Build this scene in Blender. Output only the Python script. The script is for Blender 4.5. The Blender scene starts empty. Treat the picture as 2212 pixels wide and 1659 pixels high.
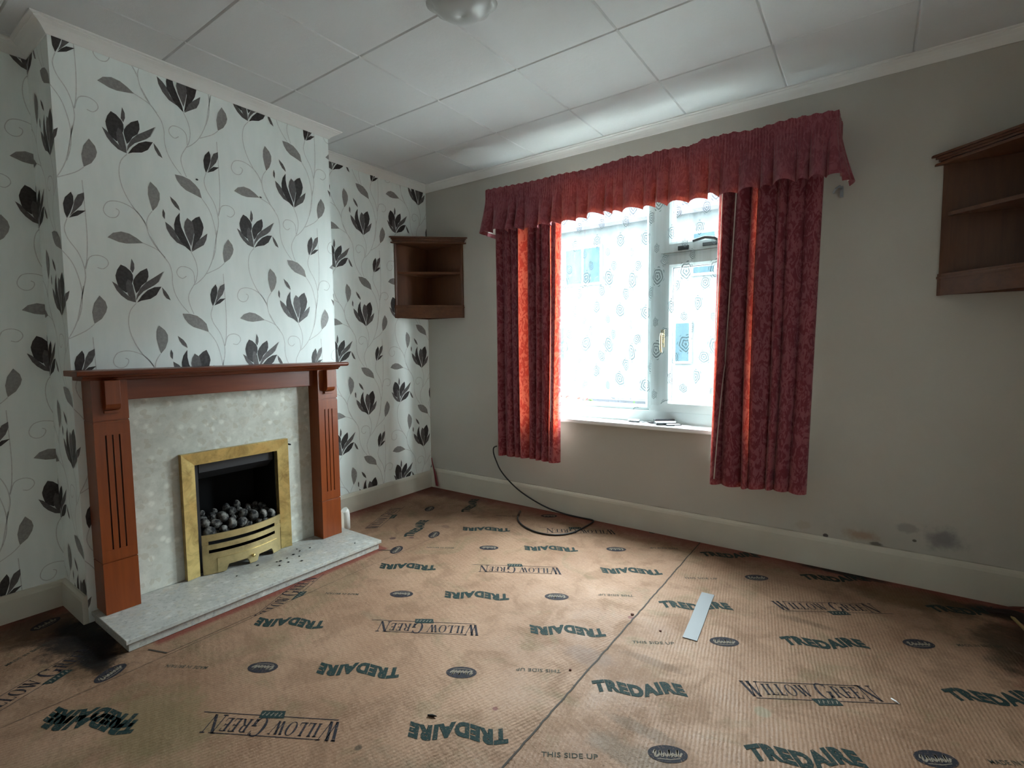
import bpy, bmesh, math, random
from mathutils import Vector, Matrix
random.seed(7)
PI = math.pi
sc = bpy.context.scene
COL = sc.collection

# ------------------------------------------------------------ camera
cam_d = bpy.data.cameras.new('camera')
cam = bpy.data.objects.new('camera', cam_d)
COL.objects.link(cam)
sc.camera = cam
YAW, PITCH, ROLL, FPX = 0.6191, -0.0721, -0.0101, 1097.54
fw = Vector((-math.sin(YAW) * math.cos(PITCH), math.cos(YAW) * math.cos(PITCH), math.sin(PITCH)))
rt = Vector((math.cos(YAW), math.sin(YAW), 0))
up = rt.cross(fw)
r2 = rt * math.cos(ROLL) + up * math.sin(ROLL)
u2 = up * math.cos(ROLL) - rt * math.sin(ROLL)
cam.matrix_world = Matrix(((r2.x, u2.x, -fw.x, 2.8076), (r2.y, u2.y, -fw.y, -2.8365), (r2.z, u2.z, -fw.z, 1.0827), (0, 0, 0, 1)))
cam_d.sensor_fit = 'HORIZONTAL'
cam_d.sensor_width = 36
cam_d.lens = FPX / 2212 * 36
cam_d.clip_start = 0.02
cam_d.clip_end = 200

# ------------------------------------------------------------ light: overcast daylight through the one window
SKY = 19.0
world = bpy.data.worlds.new('overcast_sky')
sc.world = world
world.use_nodes = True
wn = world.node_tree
bg = wn.nodes['Background']
bg.inputs['Color'].default_value = (0.86, 0.95, 1.0, 1)
bg.inputs['Strength'].default_value = SKY
pl = bpy.data.lights.new('window_portal', 'AREA')
pl.shape = 'RECTANGLE'
pl.size = 1.40
pl.size_y = 1.40
pl.cycles.is_portal = True
plo = bpy.data.objects.new('window_portal', pl)
COL.objects.link(plo)
plo.location = (1.63, 0.20, 1.33)
plo.rotation_euler = (-PI / 2, 0, 0)
sc.view_settings.view_transform = 'Standard'
sc.view_settings.look = 'None'
sc.view_settings.gamma = 1
sc.view_settings.use_curve_mapping = False
sc.view_settings.exposure = 2.18
sc.cycles.use_denoising = True
sc.cycles.max_bounces = 14
sc.cycles.diffuse_bounces = 8
sc.cycles.transparent_max_bounces = 24
sc.cycles.caustics_reflective = False
sc.cycles.caustics_refractive = False

# ------------------------------------------------------------ helpers
def mat(name, col=(0.5, 0.5, 0.5), rough=0.6, metal=0.0, spec=0.5):
    m = bpy.data.materials.new(name)
    m.use_nodes = True
    b = m.node_tree.nodes['Principled BSDF']
    b.inputs['Base Color'].default_value = (*col, 1)
    b.inputs['Roughness'].default_value = rough
    b.inputs['Metallic'].default_value = metal
    b.inputs['Specular IOR Level'].default_value = spec
    return m

class NT:
    """small wrapper to write node graphs briefly"""
    def __init__(s, m):
        s.t = m.node_tree; s.b = s.t.nodes['Principled BSDF']
    def n(s, kind, **kw):
        x = s.t.nodes.new(kind)
        for k, v in kw.items():
            setattr(x, k, v)
        return x
    def l(s, a, b):
        s.t.links.new(a, b)
    def put(s, sock, v):
        if isinstance(v, (int, float, tuple)):
            sock.default_value = v
        else:
            s.l(v, sock)
    def coord(s, kind='Object', scale=(1, 1, 1), rot=(0, 0, 0), loc=(0, 0, 0)):
        c = s.n('ShaderNodeTexCoord'); mp = s.n('ShaderNodeMapping')
        s.l(c.outputs[kind], mp.inputs[0])
        mp.inputs['Scale'].default_value = scale; mp.inputs['Rotation'].default_value = rot; mp.inputs['Location'].default_value = loc
        return mp.outputs[0]
    def noise(s, vec, scale=5, detail=4, rough=0.5, dist=0.0):
        x = s.n('ShaderNodeTexNoise'); s.l(vec, x.inputs['Vector'])
        x.inputs['Scale'].default_value = scale; x.inputs['Detail'].default_value = detail
        x.inputs['Roughness'].default_value = rough; x.inputs['Distortion'].default_value = dist
        return x.outputs['Fac']
    def voro(s, vec, scale=5, feature='F1'):
        x = s.n('ShaderNodeTexVoronoi', feature=feature); s.l(vec, x.inputs['Vector']); x.inputs['Scale'].default_value = scale
        return x
    def ramp(s, f, p0, p1, a=0.0, b=1.0, smooth=False):
        x = s.n('ShaderNodeMapRange'); s.put(x.inputs[0], f)
        x.inputs[1].default_value = p0; x.inputs[2].default_value = p1; x.inputs[3].default_value = a; x.inputs[4].default_value = b
        if smooth: x.interpolation_type = 'SMOOTHSTEP'
        return x.outputs[0]
    def m(s, op, a, b=None, c=None):
        x = s.n('ShaderNodeMath', operation=op); s.put(x.inputs[0], a)
        if b is not None: s.put(x.inputs[1], b)
        if c is not None: s.put(x.inputs[2], c)
        return x.outputs[0]
    def mix(s, f, a, b, blend='MIX'):
        x = s.n('ShaderNodeMix', data_type='RGBA', blend_type=blend)
        s.put(x.inputs[0], f); s.put(x.inputs[6], (*a, 1) if isinstance(a, tuple) and len(a) == 3 else a)
        s.put(x.inputs[7], (*b, 1) if isinstance(b, tuple) and len(b) == 3 else b)
        return x.outputs[2]
    def bump(s, h, strength=0.3, dist=0.01):
        x = s.n('ShaderNodeBump'); s.put(x.inputs['Height'], h)
        x.inputs['Strength'].default_value = strength; x.inputs['Distance'].default_value = dist
        s.l(x.outputs[0], s.b.inputs['Normal'])
    def col(s, c):
        s.put(s.b.inputs['Base Color'], c)

class MB:
    """collects boxes, tubes, prisms and polygons, builds ONE mesh object"""
    def __init__(s):
        s.v = []; s.f = []; s.mi = []; s.sm = []
    def face(s, pts, mi=0, smooth=False):
        i = len(s.v); s.v += [tuple(p) for p in pts]; s.f.append(tuple(range(i, i + len(pts)))); s.mi.append(mi); s.sm.append(smooth)
        return s
    def box(s, x0, x1, y0, y1, z0, z1, mi=0):
        i = len(s.v)
        s.v += [(x0, y0, z0), (x1, y0, z0), (x1, y1, z0), (x0, y1, z0), (x0, y0, z1), (x1, y0, z1), (x1, y1, z1), (x0, y1, z1)]
        for q in ((0, 3, 2, 1), (4, 5, 6, 7), (0, 1, 5, 4), (1, 2, 6, 5), (2, 3, 7, 6), (3, 0, 4, 7)):
            s.f.append(tuple(i + k for k in q)); s.mi.append(mi); s.sm.append(False)
        return s
    def prism(s, poly, z0, z1, mi=0, axis='z'):
        """extrude a 2d outline between z0 and z1; axis tells which axis is the extrusion"""
        def P(a, b, c):
            return (a, b, c) if axis == 'z' else ((c, a, b) if axis == 'x' else (a, c, b))
        n = len(poly); i = len(s.v)
        s.v += [P(a, b, z0) for a, b in poly] + [P(a, b, z1) for a, b in poly]
        s.f.append(tuple(i + k for k in reversed(range(n)))); s.f.append(tuple(i + n + k for k in range(n)))
        s.mi += [mi, mi]; s.sm += [False, False]
        for k in range(n):
            s.f.append((i + k, i + (k + 1) % n, i + n + (k + 1) % n, i + n + k)); s.mi.append(mi); s.sm.append(False)
        return s
    def tube(s, pts, r, seg=10, mi=0, caps=True):
        pts = [Vector(p) for p in pts]; n = len(pts); i0 = len(s.v)
        rr = r if isinstance(r, (list, tuple)) else [r] * n
        nrm = None
        for k, p in enumerate(pts):
            d = (pts[min(k + 1, n - 1)] - pts[max(k - 1, 0)]).normalized()
            if nrm is None:
                nrm = d.orthogonal().normalized()
            nrm = (nrm - d * nrm.dot(d)).normalized(); b = d.cross(nrm)
            for j in range(seg):
                a = 2 * PI * j / seg
                s.v.append(tuple(p + (nrm * math.cos(a) + b * math.sin(a)) * rr[k]))
        for k in range(n - 1):
            for j in range(seg):
                a = i0 + k * seg + j; b2 = i0 + k * seg + (j + 1) % seg
                s.f.append((a, b2, b2 + seg, a + seg)); s.mi.append(mi); s.sm.append(True)
        if caps:
            s.f.append(tuple(i0 + j for j in reversed(range(seg)))); s.f.append(tuple(i0 + (n - 1) * seg + j for j in range(seg)))
            s.mi += [mi, mi]; s.sm += [False, False]
        return s
    def grid(s, fn, nu, nv, mi=0, smooth=True):
        i0 = len(s.v)
        for a in range(nu + 1):
            for b in range(nv + 1):
                s.v.append(tuple(fn(a / nu, b / nv)))
        for a in range(nu):
            for b in range(nv):
                k = i0 + a * (nv + 1) + b
                s.f.append((k, k + nv + 1, k + nv + 2, k + 1)); s.mi.append(mi); s.sm.append(smooth)
        return s
    def lathe(s, prof, c=(0, 0, 0), seg=32, rfn=None, mi=0):
        i0 = len(s.v); n = len(prof)
        for j in range(seg):
            a = 2 * PI * j / seg
            for r, z in prof:
                q = r * (rfn(a, r) if rfn else 1)
                s.v.append((c[0] + q * math.cos(a), c[1] + q * math.sin(a), c[2] + z))
        for j in range(seg):
            for k in range(n - 1):
                a = i0 + j * n + k; b = i0 + ((j + 1) % seg) * n + k
                s.f.append((a, b, b + 1, a + 1)); s.mi.append(mi); s.sm.append(True)
        return s
    def build(s, name, mats, parent=None, bevel=0.0, merge=False, solid=0.0):
        me = bpy.data.meshes.new(name)
        me.from_pydata(s.v, [], s.f)
        for m in (mats if isinstance(mats, (list, tuple)) else [mats]):
            me.materials.append(m)
        me.polygons.foreach_set('material_index', s.mi)
        me.polygons.foreach_set('use_smooth', s.sm)
        me.validate(); me.update()
        if merge:
            bm = bmesh.new(); bm.from_mesh(me); bmesh.ops.remove_doubles(bm, verts=bm.verts, dist=1e-5)
            bmesh.ops.recalc_face_normals(bm, faces=bm.faces); bm.to_mesh(me); bm.free()
        o = bpy.data.objects.new(name, me); COL.objects.link(o)
        if parent is not None:
            o.parent = parent; o.matrix_parent_inverse = Matrix.Translation(-parent.location) if parent.rotation_euler.z == 0 else parent.matrix_basis.inverted()
        if solid:
            q = o.modifiers.new('thickness', 'SOLIDIFY'); q.thickness = solid; q.offset = 0
        if bevel:
            q = o.modifiers.new('bevel', 'BEVEL'); q.width = bevel; q.segments = 2; q.limit_method = 'ANGLE'
        return o

def tag(o, label=None, cat=None, group=None, kind=None):
    for k, v in (('label', label), ('category', cat), ('group', group), ('kind', kind)):
        if v: o[k] = v
    return o
def thing(name, loc, label, cat, group=None):
    o = bpy.data.objects.new(name, None); COL.objects.link(o); o.location = loc; o.empty_display_size = 0.05
    return tag(o, label, cat, group)
def structure(o):
    return tag(o, kind='structure')
def sweep(path, prof, closed=False):
    """sweep a (distance, height) profile along a plan polyline, mitred; interior lies to the left"""
    mb = MB(); n = len(path); rows = []
    for k in range(n):
        P = Vector(path[k]); ds = []
        if closed or k > 0: ds.append((P - Vector(path[k - 1])).normalized())
        if closed or k < n - 1: ds.append((Vector(path[(k + 1) % n]) - P).normalized())
        ns = [Vector((-d.y, d.x)) for d in ds]
        off = ns[0] if len(ns) == 1 else (ns[0] + ns[1]) / (1 + ns[0].dot(ns[1]))
        rows.append([(P.x + off.x * d, P.y + off.y * d, z) for d, z in prof])
    for k in range(n if closed else n - 1):
        a, b = rows[k], rows[(k + 1) % n]
        for j in range(len(prof) - 1):
            mb.face([a[j], b[j], b[j + 1], a[j + 1]])
    if not closed:
        mb.face(list(reversed(rows[0]))); mb.face(rows[-1])
    return mb
def clip(poly, x0, x1, y0, y1):
    for ax, lim, sgn in ((0, x0, 1), (0, x1, -1), (1, y0, 1), (1, y1, -1)):
        out = []
        for k in range(len(poly)):
            a, b = poly[k - 1], poly[k]
            ia, ib = (a[ax] - lim) * sgn >= 0, (b[ax] - lim) * sgn >= 0
            if ia != ib:
                t = (lim - a[ax]) / (b[ax] - a[ax]); out.append((a[0] + (b[0] - a[0]) * t, a[1] + (b[1] - a[1]) * t))
            if ib: out.append(b)
        poly = out
        if len(poly) < 3: return []
    return poly
def spline(pts, m=4):
    out = []
    P = [pts[0]] + list(pts) + [pts[-1]]
    for k in range(1, len(P) - 2):
        for j in range(m):
            t = j / m
            out.append(tuple(0.5 * (2 * b + (c - a) * t + (2 * a - 5 * b + 4 * c - d) * t * t + (3 * b - a - 3 * c + d) * t ** 3) for a, b, c, d in zip(P[k - 1], P[k], P[k + 1], P[k + 2])))
    out.append(tuple(pts[-1]))
    return out
def ribbon(pts, w):
    """quads along a 2d polyline"""
    L, R = [], []
    n = len(pts)
    for k in range(n):
        a, b = pts[max(k - 1, 0)], pts[min(k + 1, n - 1)]
        d = math.hypot(b[0] - a[0], b[1] - a[1]) or 1
        nx, ny = -(b[1] - a[1]) / d, (b[0] - a[0]) / d
        ww = w(k / (n - 1)) if callable(w) else w
        L.append((pts[k][0] + nx * ww / 2, pts[k][1] + ny * ww / 2)); R.append((pts[k][0] - nx * ww / 2, pts[k][1] - ny * ww / 2))
    return [[L[k], L[k + 1], R[k + 1], R[k]] for k in range(n - 1)]

# ------------------------------------------------------------ dimensions
H = 2.293            # ceiling
RX, BY = 3.385, -3.62  # right wall, rear wall
CBX, CB1, CB2 = 0.287, -1.043, -2.2276   # chimney breast front and its two sides
OX0, OX1, OZ0, OZ1 = 0.93, 2.33, 0.62, 2.03  # window opening

# ------------------------------------------------------------ materials of the shell
def paint(name, col, var=0.06, bump=0.12, scale=14, rough=0.85):
    m = mat(name, col, rough, spec=0.25); t = NT(m); v = t.coord()
    a = t.noise(v, 2.2, 4); b = t.noise(v, scale, 3)
    t.col(t.mix(t.ramp(a, 0.3, 0.7), tuple(c * (1 - var) for c in col), tuple(min(1, c * (1 + var)) for c in col)))
    t.bump(t.m('ADD', b, t.noise(v, scale * 9, 2)), bump, 0.004)
    return m
M_ceil = paint('ceiling_tile_paint', (0.62, 0.63, 0.64), 0.03, 0.25, 60)
M_trim = paint('coving_paint', (0.78, 0.78, 0.77), 0.03, 0.05, 30, 0.6)
M_skirt = paint('skirting_paint', (0.60, 0.57, 0.49), 0.10, 0.08, 12, 0.45)
M_plain = paint('plain_wall_paint', (0.86, 0.85, 0.81), 0.04, 0.15, 26)
# window wall: old magnolia with damp marks of their own shape low down on the right
M_wwall = mat('magnolia_window_wall', (0.60, 0.57, 0.50), 0.85, spec=0.25)
t = NT(M_wwall); v = t.coord(); g = t.n('ShaderNodeNewGeometry'); sp = t.n('ShaderNodeSeparateXYZ'); t.l(g.outputs['Position'], sp.inputs[0])
X, Y, Z = sp.outputs
def blob(t, A, B, cx, cy, rx, ry, warp, soft=0.5):
    dx = t.m('DIVIDE', t.m('SUBTRACT', A, cx), rx); dy = t.m('DIVIDE', t.m('SUBTRACT', B, cy), ry)
    r = t.m('SQRT', t.m('ADD', t.m('MULTIPLY', dx, dx), t.m('MULTIPLY', dy, dy)))
    r = t.m('ADD', r, warp)
    return t.ramp(r, 1.0, 1.0 - soft, 0, 1, True)
wob = t.m('MULTIPLY', t.m('SUBTRACT', t.noise(v, 16, 5, 0.65), 0.5), 1.6)
c = t.mix(t.ramp(t.noise(v, 1.7, 4), 0.3, 0.7), (0.47, 0.45, 0.405), (0.51, 0.49, 0.45))
c = t.mix(t.m('MULTIPLY', blob(t, X, Z, 3.075, 0.230, 0.095, 0.065, wob, 0.9), 0.8), c, (0.16, 0.15, 0.17))
c = t.mix(t.m('MULTIPLY', blob(t, X, Z, 2.95, 0.255, 0.05, 0.03, wob), 0.55), c, (0.24, 0.22, 0.22))
c = t.mix(t.m('MULTIPLY', blob(t, X, Z, 2.79, 0.185, 0.09, 0.035, wob, 0.8), 0.75), c, (0.36, 0.22, 0.13))
c = t.mix(t.m('MULTIPLY', blob(t, X, Z, 2.845, 0.158, 0.03, 0.012, wob), 0.9), c, (0.07, 0.06, 0.06))
c = t.mix(t.m('MULTIPLY', blob(t, X, Z, 2.645, 0.157, 0.013, 0.011, 0.0, 0.3), 0.95), c, (0.03, 0.02, 0.03))
c = t.mix(t.m('MULTIPLY', blob(t, X, Z, 2.982, 0.204, 0.009, 0.007, 0.0, 0.3), 0.9), c, (0.05, 0.04, 0.03))
c = t.mix(t.m('MULTIPLY', blob(t, X, Z, 2.55, 0.19, 0.05, 0.025, wob), 0.4), c, (0.40, 0.33, 0.25))
c = t.mix(t.m('MULTIPLY', blob(t, X, Z, 2.9, 0.18, 0.5, 0.16, wob, 0.9), 0.22), c, (0.36, 0.34, 0.30))
c = t.mix(t.m('MULTIPLY', t.ramp(Z, 0.157, 0.148, 0, 1), t.ramp(t.noise(v, 9, 3), 0.4, 0.6)), c, (0.22, 0.20, 0.15))
t.col(c); t.bump(t.m('ADD', t.noise(v, 26, 3), t.noise(v, 220, 2)), 0.15, 0.004)
# wallpaper ground and the three printed tones
M_wp = mat('wallpaper_ground', (0.66, 0.69, 0.68), 0.55, spec=0.4)
t = NT(M_wp); v = t.coord(scale=(1, 1, 0.25))
t.col(t.mix(t.ramp(t.noise(v, 30, 3), 0.3, 0.7), (0.83, 0.90, 0.89), (0.88, 0.94, 0.93))); t.bump(t.noise(t.coord(), 300, 2), 0.08, 0.001)
def printed(name, c1, c2, rough=0.5):
    m = mat(name, c1, rough, spec=0.4); t = NT(m)
    t.col(t.mix(t.ramp(t.noise(t.coord(), 90, 3), 0.35, 0.65), c1, c2)); return m
M_pd = printed('petal_print_dark', (0.030, 0.026, 0.028), (0.060, 0.054, 0.056))
M_pg = printed('petal_print_grey', (0.105, 0.098, 0.100), (0.15, 0.142, 0.145))
M_pl = printed('leaf_print_grey', (0.25, 0.245, 0.245), (0.32, 0.315, 0.31))
M_pv = printed('vine_print_silver', (0.56, 0.58, 0.58), (0.66, 0.68, 0.68))
M_po = printed('petal_outline', (0.48, 0.50, 0.50), (0.55, 0.57, 0.57))

# ------------------------------------------------------------ wallpaper motif (millimetres from the base of the open flower)
PETALS=[
('d',[(-46,154),(-59,132),(-66,108),(-65,94),(-59,66),(-48,52),(-33,41),(-21,51),(-6,96),(-6,116),(-12,130),(-29,147)]),
('d',[(46,150),(21,134),(4,113),(-5,96),(-7,83),(-3,60),(2,41),(11,52),(23,75),(42,93),(50,115),(50,135)]),
('g',[(-25,97),(-32,77),(-32,51),(-25,29),(-1,3),(-2,28),(-9,75),(-15,91)]),
('g',[(107,143),(73,116),(40,90),(17,62),(5,34),(0,10),(10,29),(29,52),(71,82),(86,97)]),
('d',[(96,77),(70,73),(44,58),(21,33),(3,3),(19,12),(53,22),(76,40),(86,59)]),
('g',[(-79,83),(-64,73),(-50,55),(-30,33),(0,4),(-9,5),(-30,11),(-51,29),(-65,48)]),
('g',[(-7,183),(1,163),(1,143),(-6,124),(-14,138),(-12,155)]),
('g',[(98,75),(112,58),(122,40),(129,21),(113,29),(101,51)]),
('g',[(125,-247),(145,-261),(159,-277),(171,-308),(194,-336),(200,-342),(166,-329),(143,-304),(129,-276)]),
('d',[(184,-197),(167,-222),(159,-252),(160,-283),(175,-312),(194,-338),(222,-361),(218,-337),(203,-298),(188,-260),(183,-230)]),
('d',[(265,-197),(248,-206),(231,-223),(237,-251),(239,-283),(231,-321),(224,-359),(251,-318),(272,-277),(280,-244),(277,-226)]),
('g',[(214,-214),(203,-233),(198,-258),(203,-285),(223,-336),(233,-302),(240,-264),(234,-229)]),
('g',[(295,-268),(265,-295),(244,-319),(225,-361),(249,-343),(277,-323),(289,-298)]),
('g',[(149,-134),(171,-152),(182,-170),(186,-188),(166,-173),(154,-154)]),
('g',[(120,-194),(126,-210),(124,-237),(116,-225),(116,-208)]),
('d',[(320,108),(301,84),(294,59),(296,28),(303,6),(314,30),(326,68),(326,93)]),
('g',[(360,115),(340,102),(329,78),(322,44),(312,16),(330,39),(350,65),(360,92)]),
('d',[(362,46),(337,42),(321,27),(309,9),(336,22)]),
('l',[(78,-90),(68,-115),(66,-146),(72,-179),(80,-211),(98,-188),(109,-157),(110,-131),(100,-110)]),
('l',[(173,-35),(202,-34),(233,-42),(255,-59),(271,-77),(279,-114),(253,-105),(215,-93),(195,-78),(180,-57)]),
('l',[(-84,-348),(-65,-327),(-37,-317),(-9,-321),(15,-334),(38,-352),(7,-358),(-22,-363),(-47,-361),(-67,-354)]),
('l',[(387,326),(368,294),(360,259),(362,232),(365,213),(390,234),(405,261),(410,281),(405,303)]),
]
VINES=[
[(52,-268),(25,-227),(-10,-205),(-45,-198),(-76,-207),(-91,-235),(-87,-256),(-71,-267),(-52,-263),(-41,-248),(-40,-234),(-50,-228)],
[(230,107),(228,151),(208,171),(176,172),(160,151),(164,131),(181,121),(197,133)],
[(349,-179),(363,-133),(392,-121),(417,-131),(423,-152),(406,-172),(387,-169)],
[(0,0),(-22,-31),(-31,-74),(-27,-122),(-12,-168),(14,-216),(38,-245),(55,-280)],
[(78,-212),(61,-241),(55,-276),(64,-322),(85,-361),(118,-401)],
[(33,255),(65,244),(94,230),(115,204),(133,176),(141,136),(140,102),(146,60),(160,25),(179,-5),(200,-30)],
[(65,286),(80,258),(95,231)],
[(222,244),(239,204),(245,161),(237,119),(227,98),(207,61),(201,32),(209,-5),(220,-34)],
[(339,359),(328,298),(313,224),(283,156),(251,116),(225,95)],
[(365,212),(337,185),(283,153)],
[(279,-114),(307,-155),(323,-203),(333,-267),(328,-334),(314,-383)],
[(303,5),(293,-33),(302,-72),(327,-113),(341,-152),(347,-189),(346,-222),(333,-281)],
[(357,161),(359,78),(361,-39),(356,-135),(347,-179)],
]

LAT_U, LAT_D, LAT_V = 0.510, -0.302, 0.605
def wallpaper(mb, u0, u1, z0, z1, ua, za, P):
    """print the motif on the rectangle [u0,u1]x[z0,z1]; P maps (u, z, lift) to a point"""
    for i in range(-8, 9):
        for j in range(-12, 13):
            a = ua + i * LAT_U; b = za + i * LAT_D + j * LAT_V
            if a < u0 - 0.6 or a > u1 + 0.6 or b < z0 - 0.8 or b > z1 + 0.8: continue
            for line in VINES:
                pts = spline([(a + x / 1000, b + y / 1000) for x, y in line], 3)
                for q in ribbon(pts, lambda s: 0.0032):
                    q = clip(q, u0, u1, z0, z1)
                    if q: mb.face([P(x, y, 0.0004) for x, y in q], 4)
            for k, (c, poly) in enumerate(PETALS):
                pts = [(a + x / 1000, b + y / 1000) for x, y in poly]
                cx = sum(p[0] for p in pts) / len(pts); cz = sum(p[1] for p in pts) / len(pts)
                if c == 'g' and k in (2, 3, 11):
                    q = clip([(cx + (x - cx) * 1.07, cz + (y - cz) * 1.03) for x, y in pts], u0, u1, z0, z1)
                    if q: mb.face([P(x, y, 0.0007 + k * 2e-5) for x, y in q], 5)
                q = clip(pts, u0, u1, z0, z1)
                if q: mb.face([P(x, y, 0.0008 + k * 2e-5) for x, y in q], {'d': 1, 'g': 2, 'l': 3}[c])

# ------------------------------------------------------------ walls
mb = MB()
mb.face([(0, CB1, 0), (0, 0, 0), (0, 0, H), (0, CB1, H)])
mb.face([(0, BY, 0), (0, CB2, 0), (0, CB2, H), (0, BY, H)])
HY0, HY1, HZ0, HZ1 = -1.835, -1.440, 0.05, 0.570    # opening for the fire
for y0, y1, z0, z1 in ((CB2, HY0, 0, H), (HY1, CB1, 0, H), (HY0, HY1, 0, HZ0), (HY0, HY1, HZ1, H)):
    mb.face([(CBX, y0, z0), (CBX, y1, z0), (CBX, y1, z1), (CBX, y0, z1)])
mb.face([(0, CB2, 0), (CBX, CB2, 0), (CBX, CB2, H), (0, CB2, H)])
mb.face([(CBX, CB1, 0), (0, CB1, 0), (0, CB1, H), (CBX, CB1, H)])
mb.face([(-0.12, BY, 0), (-0.12, BY, H), (-0.12, 0.25, H), (-0.12, 0.25, 0)])
wallpaper(mb, CB1, 0, 0.10, 2.26, -0.815, 1.596, lambda u, z, l: (l, u, z))
wallpaper(mb, BY, CB2, 0.10, 2.26, -2.215, 1.600, lambda u, z, l: (l, u, z))
wallpaper(mb, CB2, CB1, 0.95, 2.26, -2.000, 1.887, lambda u, z, l: (CBX + l, u, z))
wallpaper(mb, CB2, -2.19, 0.06, 0.95, -2.000, 1.887, lambda u, z, l: (CBX + l, u, z))
wallpaper(mb, CB2 - CBX, CB2, 0.09, 2.26, -2.000, 1.887, lambda u, z, l: (u - CB2 + CBX, CB2 - l, z))
structure(mb.build('wall_left', [M_wp, M_pd, M_pg, M_pl, M_pv, M_po]))

mb = MB()
WT = 0.26
for x0, x1, z0, z1 in ((-0.12, OX0, 0, H), (OX1, RX + 0.12, 0, H), (OX0, OX1, 0, OZ0), (OX0, OX1, OZ1, H)):
    mb.box(x0, x1, 0, WT, z0, z1)
structure(mb.build('wall_window', M_wwall))
structure(MB().box(RX, RX + 0.12, BY - 0.12, 0, 0, H).build('wall_right', M_plain))
structure(MB().box(-0.12, RX, BY - 0.12, BY, 0, H).build('wall_rear', M_plain))

# ceiling of half-metre boards with real V joints
GX = [0.5533 + 0.4693 * k for k in range(-1, 7)]
GY = [-0.4634 - 0.4693 * k for k in range(0, 7)]
def axis_list(lo, hi, G, w=0.0055):
    L = {lo: 0, hi: 0}
    for g_ in G:
        if lo + 0.01 < g_ < hi - 0.01:
            L[g_ - w] = 0; L[g_] = 1; L[g_ + w] = 0
    return sorted(L.items())
ax, ay = axis_list(0, RX, GX), axis_list(BY, 0, GY)
mb = MB(); i0 = 0
for x, a in ax:
    for y, b in ay:
        mb.v.append((x, y, H + (0.006 if (a or b) else 0)))
ny = len(ay)
for i in range(len(ax) - 1):
    for j in range(ny - 1):
        k = i * ny + j
        if (ax[i][1] or ax[i + 1][1]) or (ay[j][1] or ay[j + 1][1]):
            mb.f += [(k, k + 1, k + ny), (k + 1, k + ny + 1, k + ny)] if (i + j) % 2 else [(k, k + 1, k + ny + 1), (k, k + ny + 1, k + ny)]
            mb.mi += [0, 0]; mb.sm += [False, False]
        else:
            mb.f.append((k, k + 1, k + ny + 1, k + ny)); mb.mi.append(0); mb.sm.append(False)
mb.box(-0.12, RX + 0.12, BY - 0.12, 0.26, H + 0.02, H + 0.10)
structure(mb.build('ceiling', M_ceil))

RING = [(RX, BY), (RX, 0), (0, 0), (0, CB1), (CBX, CB1), (CBX, CB2), (0, CB2), (0, BY)]
prof = [(0.0, 2.250), (0.004, 2.250), (0.010, 2.258), (0.018, 2.267), (0.030, 2.276), (0.044, 2.2825), (0.0445, 2.2855), (0.055, 2.288), (0.056, 2.2935)]
structure(sweep(RING, prof, True).build('trim_1', M_trim))
def skirt(name, path, h, w=0.018):
    prof = [(0, 0), (w, 0), (w, h - 0.022), (w - 0.003, h - 0.010), (w - 0.010, h - 0.001), (0, h)]
    structure(sweep(path, prof).build(name, M_skirt))
skirt('baseboard_window', [(RX, 0), (0, 0)], 0.150)
skirt('baseboard_alcove', [(0, -0.018), (0, CB1), (CBX, CB1)], 0.128)
skirt('baseboard_left', [(CBX, CB2), (0, CB2), (0, BY)], 0.112)
skirt('baseboard_right', [(RX, BY), (RX, -0.018)], 0.140)

# ------------------------------------------------------------ floor: printed rubber underlay in three sheets
M_fl = mat('rubber_underlay', (0.33, 0.22, 0.14), 0.7, spec=0.16)
t = NT(M_fl); g = t.n('ShaderNodeNewGeometry'); sp = t.n('ShaderNodeSeparateXYZ'); t.l(g.outputs['Position'], sp.inputs[0])
X, Y, Z = sp.outputs; v = t.coord()
n1 = t.noise(v, 2.1, 5, 0.6); n2 = t.noise(v, 6.5, 5, 0.62, 0.6); n3 = t.noise(v, 38, 4, 0.6)
c = t.mix(t.ramp(n1, 0.35, 0.65), (0.208, 0.117, 0.071), (0.294, 0.181, 0.118))
c = t.mix(t.m('MULTIPLY', t.ramp(n2, 0.50, 0.60), 0.42), c, (0.140, 0.078, 0.045))
c = t.mix(t.m('MULTIPLY', t.ramp(t.noise(v, 4.3, 5, 0.6, 1.2), 0.54, 0.66), 0.38), c, (0.14, 0.115, 0.06))
c = t.mix(t.m('MULTIPLY', t.ramp(n3, 0.55, 0.75), 0.25), c, (0.33, 0.215, 0.145))
c = t.mix(t.m('MULTIPLY', t.ramp(t.noise(v, 75, 4, 0.7), 0.50, 0.68), 0.38), c, (0.13, 0.072, 0.042))
c = t.mix(t.m('MULTIPLY', t.ramp(t.noise(v, 130, 3, 0.7), 0.56, 0.70), 0.35), c, (0.42, 0.30, 0.21))
wob = t.m('MULTIPLY', t.m('SUBTRACT', t.noise(v, 9, 6, 0.75), 0.5), 1.9)
# red fibres left by the carpet along the skirtings and the hearth
red = t.m('MAXIMUM', t.ramp(Y, -0.26, -0.02), t.m('MAXIMUM', t.ramp(X, 0.26, 0.02), t.ramp(X, 3.1, 3.36)))
hr = t.m('MULTIPLY', t.m('MULTIPLY', t.ramp(X, 0.715, 0.675), t.ramp(Y, -2.16, -2.12)), t.ramp(Y, -1.03, -1.05))
red = t.m('MAXIMUM', red, hr)
rn = t.ramp(t.m('ADD', red, t.m('MULTIPLY', t.m('SUBTRACT', t.noise(v, 55, 5, 0.75), 0.5), 0.9)), 0.35, 0.9)
c = t.mix(t.m('MULTIPLY', rn, 0.85), c, (0.17, 0.040, 0.030))
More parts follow.
